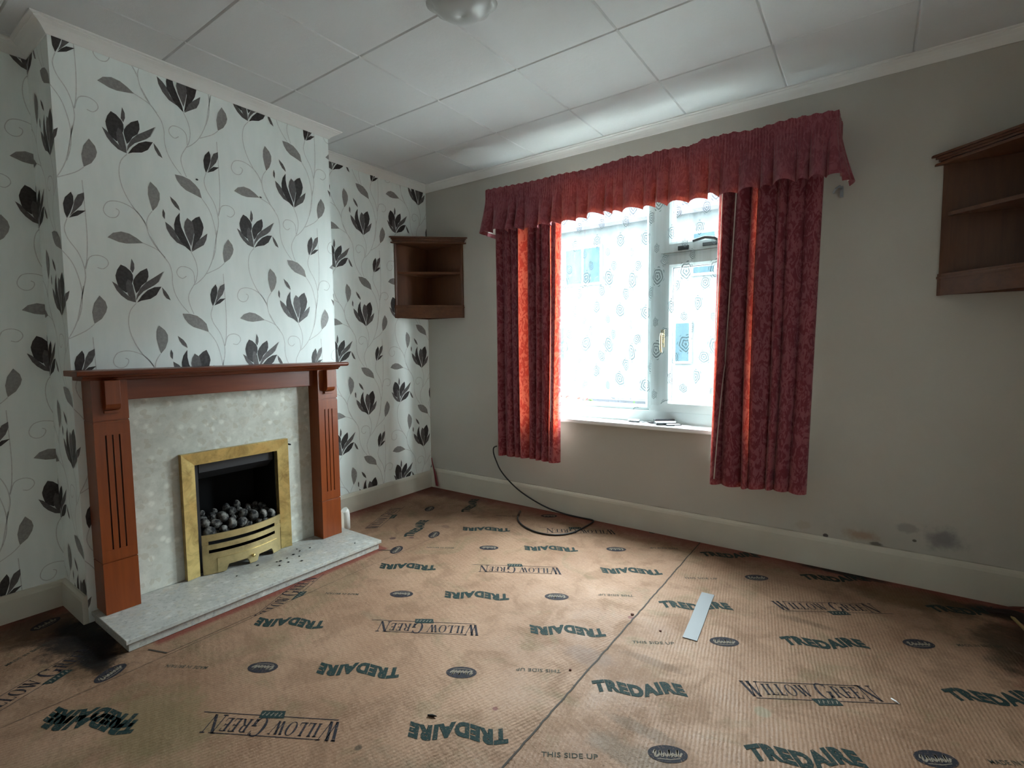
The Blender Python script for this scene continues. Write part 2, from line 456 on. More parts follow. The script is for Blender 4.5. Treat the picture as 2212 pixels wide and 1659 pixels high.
# soot, ash and damp stains
for (cx, cy, rx, ry, col, k) in ((0.42, -2.285, 0.36, 0.15, (0.008, 0.007, 0.007), 0.97), (0.14, -2.36, 0.22, 0.14, (0.061, 0.031, 0.019), 0.75), (0.62, -2.34, 0.2, 0.09, (0.075, 0.041, 0.020), 0.6),
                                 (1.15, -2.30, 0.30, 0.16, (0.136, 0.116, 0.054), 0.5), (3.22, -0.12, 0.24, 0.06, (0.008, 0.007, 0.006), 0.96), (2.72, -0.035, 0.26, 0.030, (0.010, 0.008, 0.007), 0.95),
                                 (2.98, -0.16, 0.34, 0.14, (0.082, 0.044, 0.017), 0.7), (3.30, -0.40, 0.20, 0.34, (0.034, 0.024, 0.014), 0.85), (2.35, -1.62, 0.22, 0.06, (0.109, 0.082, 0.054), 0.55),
                                 (2.22, -1.20, 0.16, 0.028, (0.136, 0.082, 0.051), 0.6), (2.62, -0.62, 0.17, 0.028, (0.136, 0.082, 0.048), 0.6), (2.30, -1.52, 0.14, 0.03, (0.122, 0.088, 0.061), 0.5),
                                 (1.20, -1.55, 0.10, 0.03, (0.184, 0.129, 0.082), 0.5), (0.72, -0.62, 0.05, 0.03, (0.088, 0.041, 0.034), 0.5), (2.02, -1.30, 0.12, 0.06, (0.150, 0.102, 0.082), 0.5),
                                 (1.95, -2.05, 0.25, 0.12, (0.102, 0.088, 0.054), 0.5), (0.10, -0.12, 0.30, 0.14, (0.116, 0.041, 0.031), 0.6), (0.35, -0.10, 0.45, 0.10, (0.136, 0.054, 0.037), 0.6)):
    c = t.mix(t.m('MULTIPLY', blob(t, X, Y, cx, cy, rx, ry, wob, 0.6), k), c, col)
for (cx, cy, rx, ry) in ((0.44, -2.262, 0.26, 0.055), (0.60, -2.30, 0.14, 0.05), (0.28, -2.28, 0.08, 0.06)):
    c = t.mix(t.m('MULTIPLY', blob(t, X, Y, cx, cy, rx, ry, t.m('MULTIPLY', wob, 0.45), 0.5), 0.95), c, (0.006, 0.006, 0.006))
for (cx, cy, r, col) in ((1.915, -1.688, 0.010, (0.136, 0.048, 0.037)), (2.05, -0.97, 0.014, (0.150, 0.054, 0.041)), (0.60, -0.93, 0.022, (0.088, 0.048, 0.041)), (0.68, -0.86, 0.018, (0.122, 0.068, 0.054)), (2.575, -1.25, 0.028, (0.23, 0.18, 0.12)), (1.70, -2.02, 0.012, (0.082, 0.054, 0.034))):
    c = t.mix(blob(t, X, Y, cx, cy, r, r, t.m('MULTIPLY', wob, 0.4), 0.4), c, col)
t.col(c)
# pressed waffle ribs running across the print direction
def ribs(ang, pitch):
    ca, sa = math.cos(ang), math.sin(ang)
    d = t.m('ADD', t.m('MULTIPLY', X, ca / pitch), t.m('MULTIPLY', Y, sa / pitch))
    d = t.m('ADD', d, t.m('MULTIPLY', t.noise(v, 30, 2), 0.5))
    return t.m('ABSOLUTE', t.m('SUBTRACT', t.m('FRACT', d), 0.5))
A = ribs(math.radians(-22), 0.0115); B = ribs(math.radians(68), 0.023)
sel = t.ramp(X, 2.058, 2.062)
A2 = ribs(math.radians(10), 0.0115)
h = t.m('ADD', t.m('MULTIPLY', A, t.m('SUBTRACT', 1.0, sel)), t.m('MULTIPLY', A2, sel))
h = t.m('ADD', h, t.m('ADD', t.m('MULTIPLY', B, 0.35), t.m('MULTIPLY', t.noise(v, 90, 4, 0.7), 1.3)))
t.bump(t.m('MULTIPLY', h, t.ramp(t.noise(v, 5, 4), 0.3, 0.7, 0.35, 1.0)), 0.6, 0.005)
t.put(t.b.inputs['Roughness'], t.ramp(n2, 0.3, 0.7, 0.5, 0.8))
def ink(name, col):
    m = mat(name, col, 0.8, spec=0.10); t = NT(m); v = t.coord()
    t.col(t.mix(t.ramp(t.noise(v, 160, 3, 0.7), 0.56, 0.78), col, (0.21, 0.13, 0.085)))
    t.bump(t.noise(v, 110, 3), 0.25, 0.002)
    return m
M_green = ink('green_print', (0.013, 0.028, 0.027))
M_black = ink('black_print', (0.020, 0.020, 0.026))
M_faint = ink('faint_print', (0.040, 0.045, 0.036))
M_lite = ink('bare_underlay_in_print', (0.20, 0.17, 0.135))
M_seam = mat('dark_seam_gap', (0.03, 0.022, 0.015), 0.9)  # dark line where two underlay sheets meet
M_redf = mat('red_carpet_fibres', (0.22, 0.035, 0.035), 0.95)
NTK = NT(M_redf); NTK.col(NTK.mix(NTK.noise(NTK.coord(), 80, 4), (0.12, 0.02, 0.02), (0.38, 0.10, 0.09)))

def font_polys(text, size=1.0, offset=0.0, space=1.0):
    cu = bpy.data.curves.new('t', 'FONT'); cu.body = text; cu.size = size; cu.offset = offset; cu.space_character = space
    cu.resolution_u = 3; cu.fill_mode = 'FRONT'
    o = bpy.data.objects.new('t', cu); COL.objects.link(o)
    dg = bpy.context.evaluated_depsgraph_get(); dg.update()
    e = o.evaluated_get(dg); me = e.to_mesh()
    out = [[(me.vertices[i].co.x, me.vertices[i].co.y) for i in p.vertices] for p in me.polygons]
    e.to_mesh_clear(); bpy.data.objects.remove(o); bpy.data.curves.remove(cu)
    xs = [p[0] for f in out for p in f]
    x0, x1 = min(xs), max(xs)
    return [[(x - x0, y) for x, y in f] for f in out], x1 - x0

# serif capitals built from thick and thin strokes, unit height
def serif(ch):
    S = []; T, N = 0.19, 0.062
    def st(x0, y0, x1, y1, w): S.append([(x0 - w / 2, y0), (x0 + w / 2, y0), (x1 + w / 2, y1), (x1 - w / 2, y1)])
    def hb(x0, x1, y, w=N): S.append([(x0, y - w / 2), (x1, y - w / 2), (x1, y + w / 2), (x0, y + w / 2)])
    def arc(cx, cy, rx, ry, a0, a1, t0=0.06, t1=T):
        n = 18; P = []
        for k in range(n + 1):
            a = math.radians(a0 + (a1 - a0) * k / n); w = t0 + (t1 - t0) * abs(math.cos(a)) ** 1.5
            P.append(((cx + rx * math.cos(a), cy + ry * math.sin(a)), (cx + (rx - w) * math.cos(a), cy + (ry - w * 0.6) * math.sin(a))))
        for k in range(n): S.append([P[k][0], P[k + 1][0], P[k + 1][1], P[k][1]])
    if ch == 'W':
        st(0.12, 1, 0.42, 0, T); st(0.42, 0, 0.62, 0.95, N); st(0.50, 1, 0.80, 0, T); st(0.80, 0, 1.08, 1, N)
        hb(0, 0.27, 0.98); hb(0.42, 0.66, 0.98); hb(0.97, 1.2, 0.98); return S, 1.22
    if ch == 'I': st(0.2, 0, 0.2, 1, T); hb(0.04, 0.36, 0.02); hb(0.04, 0.36, 0.98); return S, 0.42
    if ch == 'L': st(0.2, 0, 0.2, 1, T); hb(0.04, 0.62, 0.02); hb(0.04, 0.36, 0.98); st(0.60, 0, 0.64, 0.25, N); return S, 0.70
    if ch == 'O': arc(0.46, 0.5, 0.44, 0.53, 0, 360); return S, 0.95
    if ch == 'G': arc(0.46, 0.5, 0.44, 0.53, 45, 325); st(0.80, 0.10, 0.80, 0.45, T); hb(0.62, 0.95, 0.46); st(0.76, 0.72, 0.80, 0.98, N); return S, 1.0
    if ch == 'R':
        st(0.2, 0, 0.2, 1, T); hb(0.04, 0.36, 0.02); hb(0.04, 0.45, 0.98); hb(0.2, 0.45, 0.50); arc(0.42, 0.74, 0.26, 0.26, -90, 90, 0.045, T); st(0.48, 0.5, 0.78, 0, T * 0.9); hb(0.68, 0.90, 0.02); return S, 0.88
    if ch == 'E':
        st(0.2, 0, 0.2, 1, T); hb(0.04, 0.62, 0.02); hb(0.04, 0.60, 0.98); hb(0.2, 0.50, 0.52); st(0.60, 0, 0.64, 0.25, N); st(0.58, 0.78, 0.58, 1, N); st(0.50, 0.42, 0.50, 0.62, N); return S, 0.70
    if ch == 'N': st(0.2, 0, 0.2, 1, N); st(0.2, 1, 0.85, 0, T); st(0.85, 0, 0.85, 1, N); hb(0.0, 0.3, 0.98); hb(0.04, 0.36, 0.02); hb(0.70, 1.0, 0.98); return S, 1.05
    return S, 0.5
def wg_decal():
    """the two-word mark between two rules with a green tab under it; centred, metres"""
    F = []; x = 0.0
    for ch, hgt in (('W', 1.0),) + tuple((c_, 0.74) for c_ in 'ILLOW') + ((' ', 0.74), ('G', 1.0)) + tuple((c_, 0.74) for c_ in 'REE') + (('N', 1.0),):
        S, w = serif(ch)
        z0 = 0.16 if hgt < 1 else 0.0
        if ch == 'G': z0 = 0.02
        for q in S: F.append(('k', [(x + px * hgt, z0 + py * hgt * (1.0 if hgt < 1 else 1.06)) for px, py in q]))
        x += (w + 0.05) * hgt * (0.75 if ch == ' ' else 1)
    s = 0.405 / x
    out = []
    for m_, q in F: out.append((m_, [(-0.205 + px * s * 1.0 - py * 0.004, py * 0.068 - 0.034) for px, py in q]))
    for x0, x1, y in ((-0.165, 0.165, 0.036), (-0.185, 0.235, -0.041)):
        out.append(('k', [(x0, y - 0.0013), (x1, y - 0.0013), (x1, y + 0.0013), (x0, y + 0.0013)]))
    out.append(('g', [(-0.020, -0.034), (0.055, -0.030), (0.062, -0.060), (-0.010, -0.064)]))
    for k in range(5):
        a = -0.006 + k * 0.013
        out.append(('b', [(a, -0.054), (a + 0.003, -0.054), (a + 0.006, -0.040), (a + 0.003, -0.040)]))
        out.append(('b', [(a + 0.002, -0.047), (a + 0.008, -0.046), (a + 0.008, -0.044), (a + 0.002, -0.045)]))
    return out
TF, TW = font_polys('TREDAIRE', 1.0, 0.066, 1.13)
def tr_decal():
    s = 0.284 / TW; out = []
    for f in TF:
        q = []
        for x, y in f:
            X_ = x * s - 0.142; u = (X_ + 0.142) / 0.284
            q.append((X_ + 0.010 * (0.5 - y), y * 0.070 - 0.026 + 0.0105 * math.sin(3.0 * PI * u + 0.1)))
        out.append(('g', q))
    return out
def txt_decal(text, L, hgt, m_='f'):
    F, w = font_polys(text, 1.0, 0.012, 1.05); s = L / w
    return [(m_, [(x * s - L / 2, (y - 0.35) * hgt / 0.7) for x, y in f]) for f in F]
def ov_decal():
    out = [('k', [(0.052 * math.cos(a), 0.030 * math.sin(a)) for a in [2 * PI * k / 28 for k in range(28)]])]
    rnd = random.Random(3)
    pen = spline([(-0.038, 0.000), (-0.030, 0.012), (-0.034, -0.010), (-0.022, -0.002), (-0.018, 0.010), (-0.016, -0.010), (-0.008, 0.002), (-0.004, -0.008), (0.004, 0.004), (0.006, 0.014), (0.006, -0.010), (0.014, 0.002), (0.018, -0.008), (0.024, 0.002), (0.028, 0.014), (0.027, -0.009), (0.038, 0.004)], 4)
    out += [('b', q) for q in ribbon(pen, 0.0055)]
    out += [('b', q) for q in ribbon([(-0.030, -0.017), (0.004, -0.019), (0.030, -0.014)], 0.0022)]
    return out
DEC = {'WG': wg_decal(), 'TR': tr_decal(), 'OV': ov_decal(), 'UP': txt_decal('THIS SIDE UP', 0.150, 0.016), 'MB': txt_decal('MADE IN BRITAIN', 0.150, 0.015)}
mb = MB().box(-0.1, RX + 0.1, BY - 0.1, 0.02, -0.06, 0.0)
def stamp(kind, cx, cy, deg, lim):
    ca, sa = math.cos(math.radians(deg)), math.sin(math.radians(deg))
    for m_, q in DEC[kind]:
        p = clip([(cx + x * ca - y * sa, cy + x * sa + y * ca) for x, y in q], *lim)
        if p:
            z = {'k': 0.0006, 'g': 0.0007, 'f': 0.0006, 'b': 0.0010}[m_]
            mb.face([(x, y, z) for x, y in p], {'k': 2, 'g': 1, 'f': 3, 'b': 4}[m_])
LA, RA, SA = (0.79, 2.058, BY, -0.02), (2.066, RX, BY, -0.02), (0.02, 0.79, BY, -0.02)
for k in range(-1, 6):
    d = -0.6265 * k
    for kind, x, y in (('TR', 0.955, -0.515), ('TR', 1.426, -0.551), ('TR', 1.888, -0.570), ('WG', 1.428, -0.235), ('OV', 1.141, -0.729), ('OV', 1.719, -0.364), ('UP', 1.925, -0.865 + 0.03), ('MB', 0.921, -0.877), ):
        stamp(kind, x, y + d, 210, LA)
    for kind, x, y in (('TR', 2.233, -0.732), ('TR', 2.692, -0.740), ('TR', 3.150, -0.775), ('WG', 2.685, -0.438), ('OV', 2.396, -0.310), ('OV', 2.974, -0.556), ('UP', 2.184, -1.089), ('MB', 3.150, -0.45)):
        stamp(kind, x, y + d, 31, RA)
for kind, x, y in (('TR', 0.595, -0.735), ('TR', 0.580, -0.215), ('OV', 0.395, -0.425), ('OV', 0.757, -0.755), ('OV', 0.745, -1.03), ('WG', 0.280, -0.71), ('WG', 0.745, -1.66), ('OV', 0.745, -2.292), ('OV', 0.150, -2.33), ('WG', 0.590, -2.44), ('MB', 0.36, -2.42)):
    stamp(kind, x, y, 116, SA)
stamp('TR', 0.985, -2.405, 210, LA)
rnd = random.Random(5)
for x, w, y0, y1 in ((2.062, 0.0055, BY, -0.02), (0.79, 0.0016, BY, -0.75)):
    pts = [(x + rnd.uniform(-0.0016, 0.0016), y0 + (y1 - y0) * k / 150) for k in range(151)]
    for q in ribbon(pts, w): mb.face([(a, b, 0.0012) for a, b in q], 5)
for a, b in (((0.695, -2.165), (0.775, -2.135)), ((0.665, -1.09), (0.745, -1.04)), ((0.775, -2.135), (0.775, -1.75))):
    for q in ribbon([a, b], 0.006 if a[0] < 0.77 else 0.002): mb.face([(x, y, 0.0013) for x, y in q], 5)
# frayed nicks along the seam
for k in range(60):
    y = rnd.uniform(-2.6, -0.9); s = rnd.choice((-1, 1))
    mb.face([(2.062, y, 0.0013), (2.062, y + 0.004, 0.0013), (2.062 + s * rnd.uniform(0.004, 0.010), y + rnd.uniform(-0.004, 0.008), 0.0013)], 5)
structure(mb.build('floor', [M_fl, M_green, M_black, M_faint, M_lite, M_seam]))

# ------------------------------------------------------------ fireplace
def wood(name, c1, c2, axis='z', rough=0.35, scale=1.0):
    m = mat(name, c1, rough, spec=0.5); t = NT(m)
    sc3 = {'z': (14, 14, 1.2), 'y': (14, 1.2, 14), 'x': (1.2, 14, 14)}[axis]
    v = t.coord(scale=tuple(q * scale for q in sc3))
    t.col(t.mix(t.ramp(t.noise(v, 3, 6, 0.6, 0.4), 0.3, 0.7), c1, c2)); t.bump(t.noise(v, 12, 4), 0.06, 0.002)
    return m
M_mahog = wood('mahogany_upright', (0.165, 0.030, 0.003), (0.225, 0.047, 0.006))
M_mahogh = wood('mahogany_level', (0.120, 0.022, 0.005), (0.170, 0.034, 0.008), 'y')
M_groove = mat('dark_groove', (0.03, 0.008, 0.004), 0.6)
M_marble = mat('conglomerate_marble', (0.62, 0.62, 0.56), 0.22, spec=0.5)
def marble(m, bright):
    t = NT(m); v = t.coord(); vo = t.voro(v, 20); vo2 = t.voro(v, 55)
    c = t.mix(t.ramp(t.noise(v, 9, 6, 0.65), 0.3, 0.7), tuple(q * 0.74 for q in bright), bright)
    c = t.mix(t.ramp(vo.outputs['Distance'], 0.32, 0.14, 0, 0.6), c, tuple(min(1, q * 1.28) for q in bright))
    sepc = t.n('ShaderNodeSeparateColor'); t.l(vo2.outputs['Color'], sepc.inputs[0])
    c = t.mix(t.m('MULTIPLY', t.ramp(sepc.outputs[0], 0.86, 0.9), 0.45), c, (0.42, 0.38, 0.30))
    sepd = t.n('ShaderNodeSeparateColor'); t.l(vo.outputs['Color'], sepd.inputs[0])
    c = t.mix(t.m('MULTIPLY', t.ramp(sepd.outputs[1], 0.9, 0.93), 0.30), c, (0.46, 0.40, 0.32))
    c = t.mix(t.m('MULTIPLY', t.ramp(t.noise(v, 16, 6, 0.75), 0.48, 0.70), 0.55), c, (0.36, 0.36, 0.32))
    t.col(c); return t, c
marble(M_marble, (0.60, 0.61, 0.55))
M_hearth = mat('hearth_marble', (0.5, 0.5, 0.48), 0.5, spec=0.35)
t, c = marble(M_hearth, (0.47, 0.47, 0.44))
g = t.n('ShaderNodeNewGeometry'); sp = t.n('ShaderNodeSeparateXYZ'); t.l(g.outputs['Position'], sp.inputs[0])
wob = t.m('MULTIPLY', t.m('SUBTRACT', t.noise(t.coord(), 12, 5, 0.7), 0.5), 1.8)
c = t.mix(t.m('MULTIPLY', blob(t, sp.outputs[0], sp.outputs[1], 0.42, -1.56, 0.13, 0.36, wob, 0.9), 0.7), c, (0.17, 0.165, 0.155))
c = t.mix(t.m('MULTIPLY', t.ramp(t.noise(t.coord(), 60, 5, 0.75), 0.50, 0.70), 0.7), c, (0.16, 0.16, 0.15))
c = t.mix(t.m('MULTIPLY', blob(t, sp.outputs[0], sp.outputs[1], 0.36, -2.235, 0.10, 0.02, 0.0, 0.8), 0.8), c, (0.05, 0.05, 0.045))
t.col(c)
M_brass = mat('tarnished_brass', (0.62, 0.42, 0.13), 0.34, 0.85)
t = NT(M_brass); v = t.coord()
t.col(t.mix(t.ramp(t.noise(v, 14, 6, 0.7, 0.6), 0.42, 0.72), (0.70, 0.54, 0.22), (0.34, 0.24, 0.09)))
t.put(t.b.inputs['Roughness'], t.ramp(t.noise(v, 20, 5), 0.3, 0.7, 0.30, 0.52)); t.bump(t.noise(v, 25, 3), 0.10, 0.003)
M_brassd = mat('brass_front_dull', (0.56, 0.44, 0.20), 0.40, 0.75)
t = NT(M_brassd); v = t.coord(); t.col(t.mix(t.ramp(t.noise(v, 12, 6, 0.7), 0.45, 0.72), (0.58, 0.47, 0.24), (0.36, 0.29, 0.15)))
M_soot = mat('sooted_steel', (0.010, 0.010, 0.011), 0.85, spec=0.1)
M_hood = mat('black_canopy', (0.02, 0.02, 0.024), 0.45)

fs = thing('fireplace_surround', (0.34, -1.66, 0.05), 'mahogany fireplace surround with fluted legs and a shelf on the chimney breast', 'fireplace surround')
# shelf with a rounded nose
MB().prism([(0.2885, 0.990), (0.440, 0.990), (0.450, 0.994), (0.455, 1.001), (0.452, 1.008), (0.444, 1.011), (0.2885, 1.011)], -2.252, -1.078, axis='y').build('mantel_shelf', M_mahogh, fs, 0.0015)
MB().prism([(0.2885, 0.972), (0.396, 0.972), (0.402, 0.980), (0.412, 0.984), (0.414, 0.9895), (0.2885, 0.9895)], -2.226, -1.106, axis='y').build('cornice_moulding', M_mahogh, fs)
MB().box(0.311, 0.362, -2.083, -1.2375, 0.888, 0.9715).build('frieze', M_mahogh, fs, 0.003)
LX = 0.396
for y0, y1 in ((-2.200, -2.084), (-1.2365, -1.120)):
    mb = MB(); w = y1 - y0; yc = (y0 + y1) / 2
    mb.box(0.2885, LX, y0, y1, 0.051, 0.2555); mb.box(0.2885, LX - 0.004, y0 + 0.002, y1 - 0.002, 0.2555, 0.2600)
    # fluted panel: strips between three real grooves
    ys = [y0, yc - 0.0245, yc - 0.0195, yc - 0.0025, yc + 0.0025, yc + 0.0195, yc + 0.0245, y1]
    zt, zb = 0.758, 0.305
    mb.box(0.2885, LX - 0.006, y0, y1, 0.260, 0.812)
    for k in range(0, 7, 2): mb.box(LX - 0.006, LX, ys[k], ys[k + 1], zb, zt)
    mb.box(LX - 0.006, LX, y0, y1, 0.260, zb); mb.box(LX - 0.006, LX, y0, y1, zt, 0.806)
    mb.box(0.2885, LX - 0.001, y0 + 0.001, y1 - 0.001, 0.806, 0.812)
    mb.box(0.2885, LX - 0.004, y0 + 0.002, y1 - 0.002, 0.812, 0.817)
    mb.box(0.2885, LX, y0, y1, 0.817, 0.9715)
    for y in (yc - 0.022, yc, yc + 0.022): mb.box(LX - 0.0061, LX - 0.0055, y - 0.0025, y + 0.0025, zb, zt, 1)
    lg = mb.build('leg', [M_mahog, M_groove], fs, 0.0012)
    c_ = MB().prism([(LX + 0.0005, 0.858), (LX + 0.020, 0.858), (LX + 0.030, 0.866), (LX + 0.034, 0.880), (LX + 0.034, 0.9715), (LX + 0.0005, 0.9715)], yc - 0.025, yc + 0.025, axis='y')
    c_.box(LX + 0.0005, LX + 0.012, yc - 0.025, yc + 0.025, 0.843, 0.8555)
    c_.build('corbel', M_mahog, lg, 0.002)
bp_ = MB()
for y0, y1, z0, z1 in ((-2.083, -1.852, 0.0515, 0.8875), (-1.423, -1.2375, 0.0515, 0.8875), (-1.852, -1.423, 0.590, 0.8875)):
    bp_.box(0.2885, 0.310, y0, y1, z0, z1)
tag(bp_.build('marble_back_panel', M_marble), 'pale speckled marble panel framed by the wooden surround behind the gas fire', 'back panel')

he = thing('hearth', (0.45, -1.64, 0), 'long stepped grey marble hearth slab on the floor below the fire', 'hearth')
MB().box(0.300, 0.668, -2.222, -1.066, 0.0335, 0.050).build('slab', M_hearth, he, 0.002)
MB().box(0.300, 0.656, -2.212, -1.076, 0.0015, 0.033).build('plinth', M_hearth, he, 0.001)

gf = thing('gas_fire', (0.30, -1.637, 0.05), 'brass framed inset gas fire with a bowed front on the marble panel', 'gas fire')
# frame: mitred brass bars with a raised inner lip
def frame_bar(mb, a, b, c2, d, x0, x1):
    mb.face([(x1, *a), (x1, *b), (x1 - 0.006, *c2), (x1 - 0.006, *d)])
FO = [(-1.886, 0.0515), (-1.886, 0.622), (-1.385, 0.622), (-1.385, 0.0515)]
FI = [(-1.830, 0.0515), (-1.830, 0.566), (-1.440, 0.566), (-1.440, 0.0515)]
mb = MB(); xo, xi = 0.338, 0.329
for k in range(3):
    a, b, c2, d = FO[k], FO[k + 1], FI[k + 1], FI[k]
    mb.face([(xo, *a), (xo, *b), (xi, *c2), (xi, *d)][::-1]); mb.face([(0.3105, *a), (0.3105, *b), (xo, *b), (xo, *a)][::-1])
    mb.face([(xi, *d), (xi, *c2), (0.300, *c2), (0.300, *d)][::-1])
for k, sgn in ((0, 1), (3, -1)):
    mb.face([(0.300, *FI[k]), (xi, *FI[k]), (xo, *FO[k]), (0.3105, *FO[k])])
mb.build('frame', M_brass, gf, 0.0012)
mb = MB()
y0, y1, z0, z1, xb = -1.828, -1.442, 0.053, 0.564, 0.085
mb.face([(xb, y0, z0), (xb, y1, z0), (xb, y1, z1), (xb, y0, z1)])
mb.face([(xb, y0, z0), (xb, y0, z1), (0.300, y0, z1), (0.300, y0, z0)]); mb.face([(xb, y1, z0), (0.300, y1, z0), (0.300, y1, z1), (xb, y1, z1)])
mb.face([(xb, y0, z1), (xb, y1, z1), (0.300, y1, z1), (0.300, y0, z1)]); mb.face([(xb, y0, z0), (0.300, y0, z0), (0.300, y1, z0), (xb, y1, z0)])
mb.build('firebox', M_soot, gf)
MB().prism([(0.296, 0.563), (0.296, 0.520), (0.235, 0.478), (0.228, 0.484), (0.286, 0.530), (0.286, 0.563)], -1.800, -1.447, axis='y').build('canopy', M_hood, gf, 0.001)
MB().box(0.240, 0.300, -1.8275, -1.806, 0.0535, 0.563).build('side_cheek', M_hood, gf)
MB().box(0.100, 0.290, -1.800, -1.450, 0.160, 0.194).build('burner_tray', M_soot, gf)
# bowed front: curved sheet with two long slots, a raised door and two mouse-hole openings
GY0, GY1 = -1.820, -1.446
def bow(y, z):
    u = (y - GY0) / (GY1 - GY0)
    return 0.335 + 0.045 * math.sin(PI * u) ** 0.8 * (1.0 if z < 0.245 else 0.9)
def sheet(mb, ya, yb, z0, z1, dx=0.0, th=0.003, n=24, mi=0, ztop=None, zbot=None):
    ys = [ya + (yb - ya) * k / n for k in range(n + 1)]
    f = []
    for y in ys:
        a = zbot(y) if zbot else z0; b = ztop(y) if ztop else z1
        x = bow(y, (a + b) / 2) + dx
        f.append(((x, y, a), (x, y, b), (x - th, y, a), (x - th, y, b)))
    for k in range(n):
        A_, B_ = f[k], f[k + 1]
        mb.face([A_[0], B_[0], B_[1], A_[1]], mi, True); mb.face([A_[2], A_[3], B_[3], B_[2]], mi, True)
        mb.face([A_[1], B_[1], B_[3], A_[3]], mi); mb.face([A_[0], A_[2], B_[2], B_[0]], mi)
    mb.face([f[0][0], f[0][1], f[0][3], f[0][2]], mi); mb.face([f[-1][0], f[-1][2], f[-1][3], f[-1][1]], mi)
mb = MB()
def hole(y):
    for c_, hw in ((-1.682, 0.052), (-1.547, 0.046)):
        d = abs(y - c_)
        if d < hw: return 0.052 + 0.030 * min(1, 1.3 * (1 - (d / hw) ** 5))
    return 0.0522
sheet(mb, GY0, GY1, 0.0522, 0.150, n=90, zbot=hole)
sheet(mb, GY0, -1.797, 0.150, 0.167); sheet(mb, -1.484, GY1, 0.150, 0.167)
sheet(mb, GY0, GY1, 0.167, 0.190, dx=0.004, th=0.007)
sheet(mb, GY0, -1.797, 0.190, 0.208); sheet(mb, -1.484, GY1, 0.190, 0.208)
sheet(mb, GY0, GY1, 0.208, 0.238, dx=0.005, th=0.008)
fr = mb.build('bowed_front', M_brassd, gf)
mb = MB(); sheet(mb, -1.768, -1.476, 0.062, 0.122, dx=0.005, th=0.0045, n=60, zbot=lambda y: hole(y) + 0.004)
mb.build('ash_door', M_brassd, fr)
mb = MB(); mb.lathe([(0.001, 0.020), (0.007, 0.018), (0.009, 0.013), (0.005, 0.008), (0.004, 0.0)], (0, 0, 0), 12)
mb.v = [(bow(-1.618, 0.1) + 0.004 + z, -1.618 + x, 0.092 + y) for x, y, z in mb.v]
mb.build('knob', M_brass, fr)
sc_ = MB().tube([(0.3385, -1.372, 0.588), (0.311, -1.372, 0.588)], 0.004); sc_.build('fixing_screw', M_soot, gf)

# coals
M_coal = mat('imitation_coal', (0.06, 0.06, 0.06), 0.9, spec=0.2)
t = NT(M_coal); v = t.coord(); t.col(t.mix(t.ramp(t.noise(v, 28, 4, 0.6), 0.44, 0.70), (0.016, 0.016, 0.017), (0.27, 0.26, 0.24))); t.bump(t.noise(v, 60, 4), 0.6, 0.006)
rnd = random.Random(11)
def lump(rnd, r):
    bm = bmesh.new(); bmesh.ops.create_icosphere(bm, subdivisions=3, radius=1)
    dirs = [Vector((rnd.uniform(-1, 1), rnd.uniform(-1, 1), rnd.uniform(-1, 1))).normalized() for _ in range(9)]
    for v_ in bm.verts:
        k = 1 + 0.22 * sum(max(0, v_.co.normalized().dot(d)) ** 3 for d in dirs) * 0.5 - 0.12 * abs(math.sin(7 * v_.co.x + 3 * v_.co.z))
        v_.co *= r * k
        v_.co.x *= 1.25
    me = bpy.data.meshes.new('coal'); bm.to_mesh(me); bm.free()
    for p in me.polygons: p.use_smooth = True
    me.materials.append(M_coal); return me
meshes = [lump(rnd, 0.019) for _ in range(6)]
spots = []
for row, (x, z, n) in enumerate(((0.292, 0.190, 11), (0.262, 0.214, 10), (0.272, 0.246, 8), (0.228, 0.232, 9), (0.236, 0.268, 8), (0.190, 0.250, 8), (0.205, 0.292, 6))):
    for k in range(n):
        y = -1.792 + (0.335) * (k + 0.5 + rnd.uniform(-0.2, 0.2)) / n
        zz = z - (0.030 if y > -1.55 and row > 1 else 0) * (1 if row in (2, 4, 6) else 0.4)
        spots.append((x + rnd.uniform(-0.006, 0.006), y, zz + rnd.uniform(-0.004, 0.004)))
sizes = [rnd.choice((0.62, 0.75, 0.88, 1.0, 1.12)) for _ in spots]
spots = [Vector(p) for p in spots]
for it in range(80):                    # settle the lumps so that they touch instead of overlapping
    for a in range(len(spots)):
        for b in range(a):
            d = spots[a] - spots[b]; need = 0.0215 * (sizes[a] + sizes[b]); L_ = d.length or 1e-4
            if L_ < need: s_ = d / L_ * (need - L_) * 0.5; spots[a] += s_; spots[b] -= s_
        q = spots[a]; r_ = 0.024 * sizes[a]
        q.x = min(0.312 - r_ + 0.012, max(0.110 + r_, q.x)); q.y = min(-1.447 - r_, max(-1.802 + r_, q.y)); q.z = max(0.195 + r_, q.z + 0.0001)
for k, p in enumerate(spots):
    o = bpy.data.objects.new('coal', meshes[k % 6]); COL.objects.link(o); o.location = p
    o.rotation_euler = (rnd.uniform(0, 6), rnd.uniform(0, 6), rnd.uniform(0, 6)); o.scale = [sizes[k]] * 3
    tag(o, 'sooty grey imitation coal in the heap behind the bowed brass front', 'coal', 'imitation coals in the gas fire')
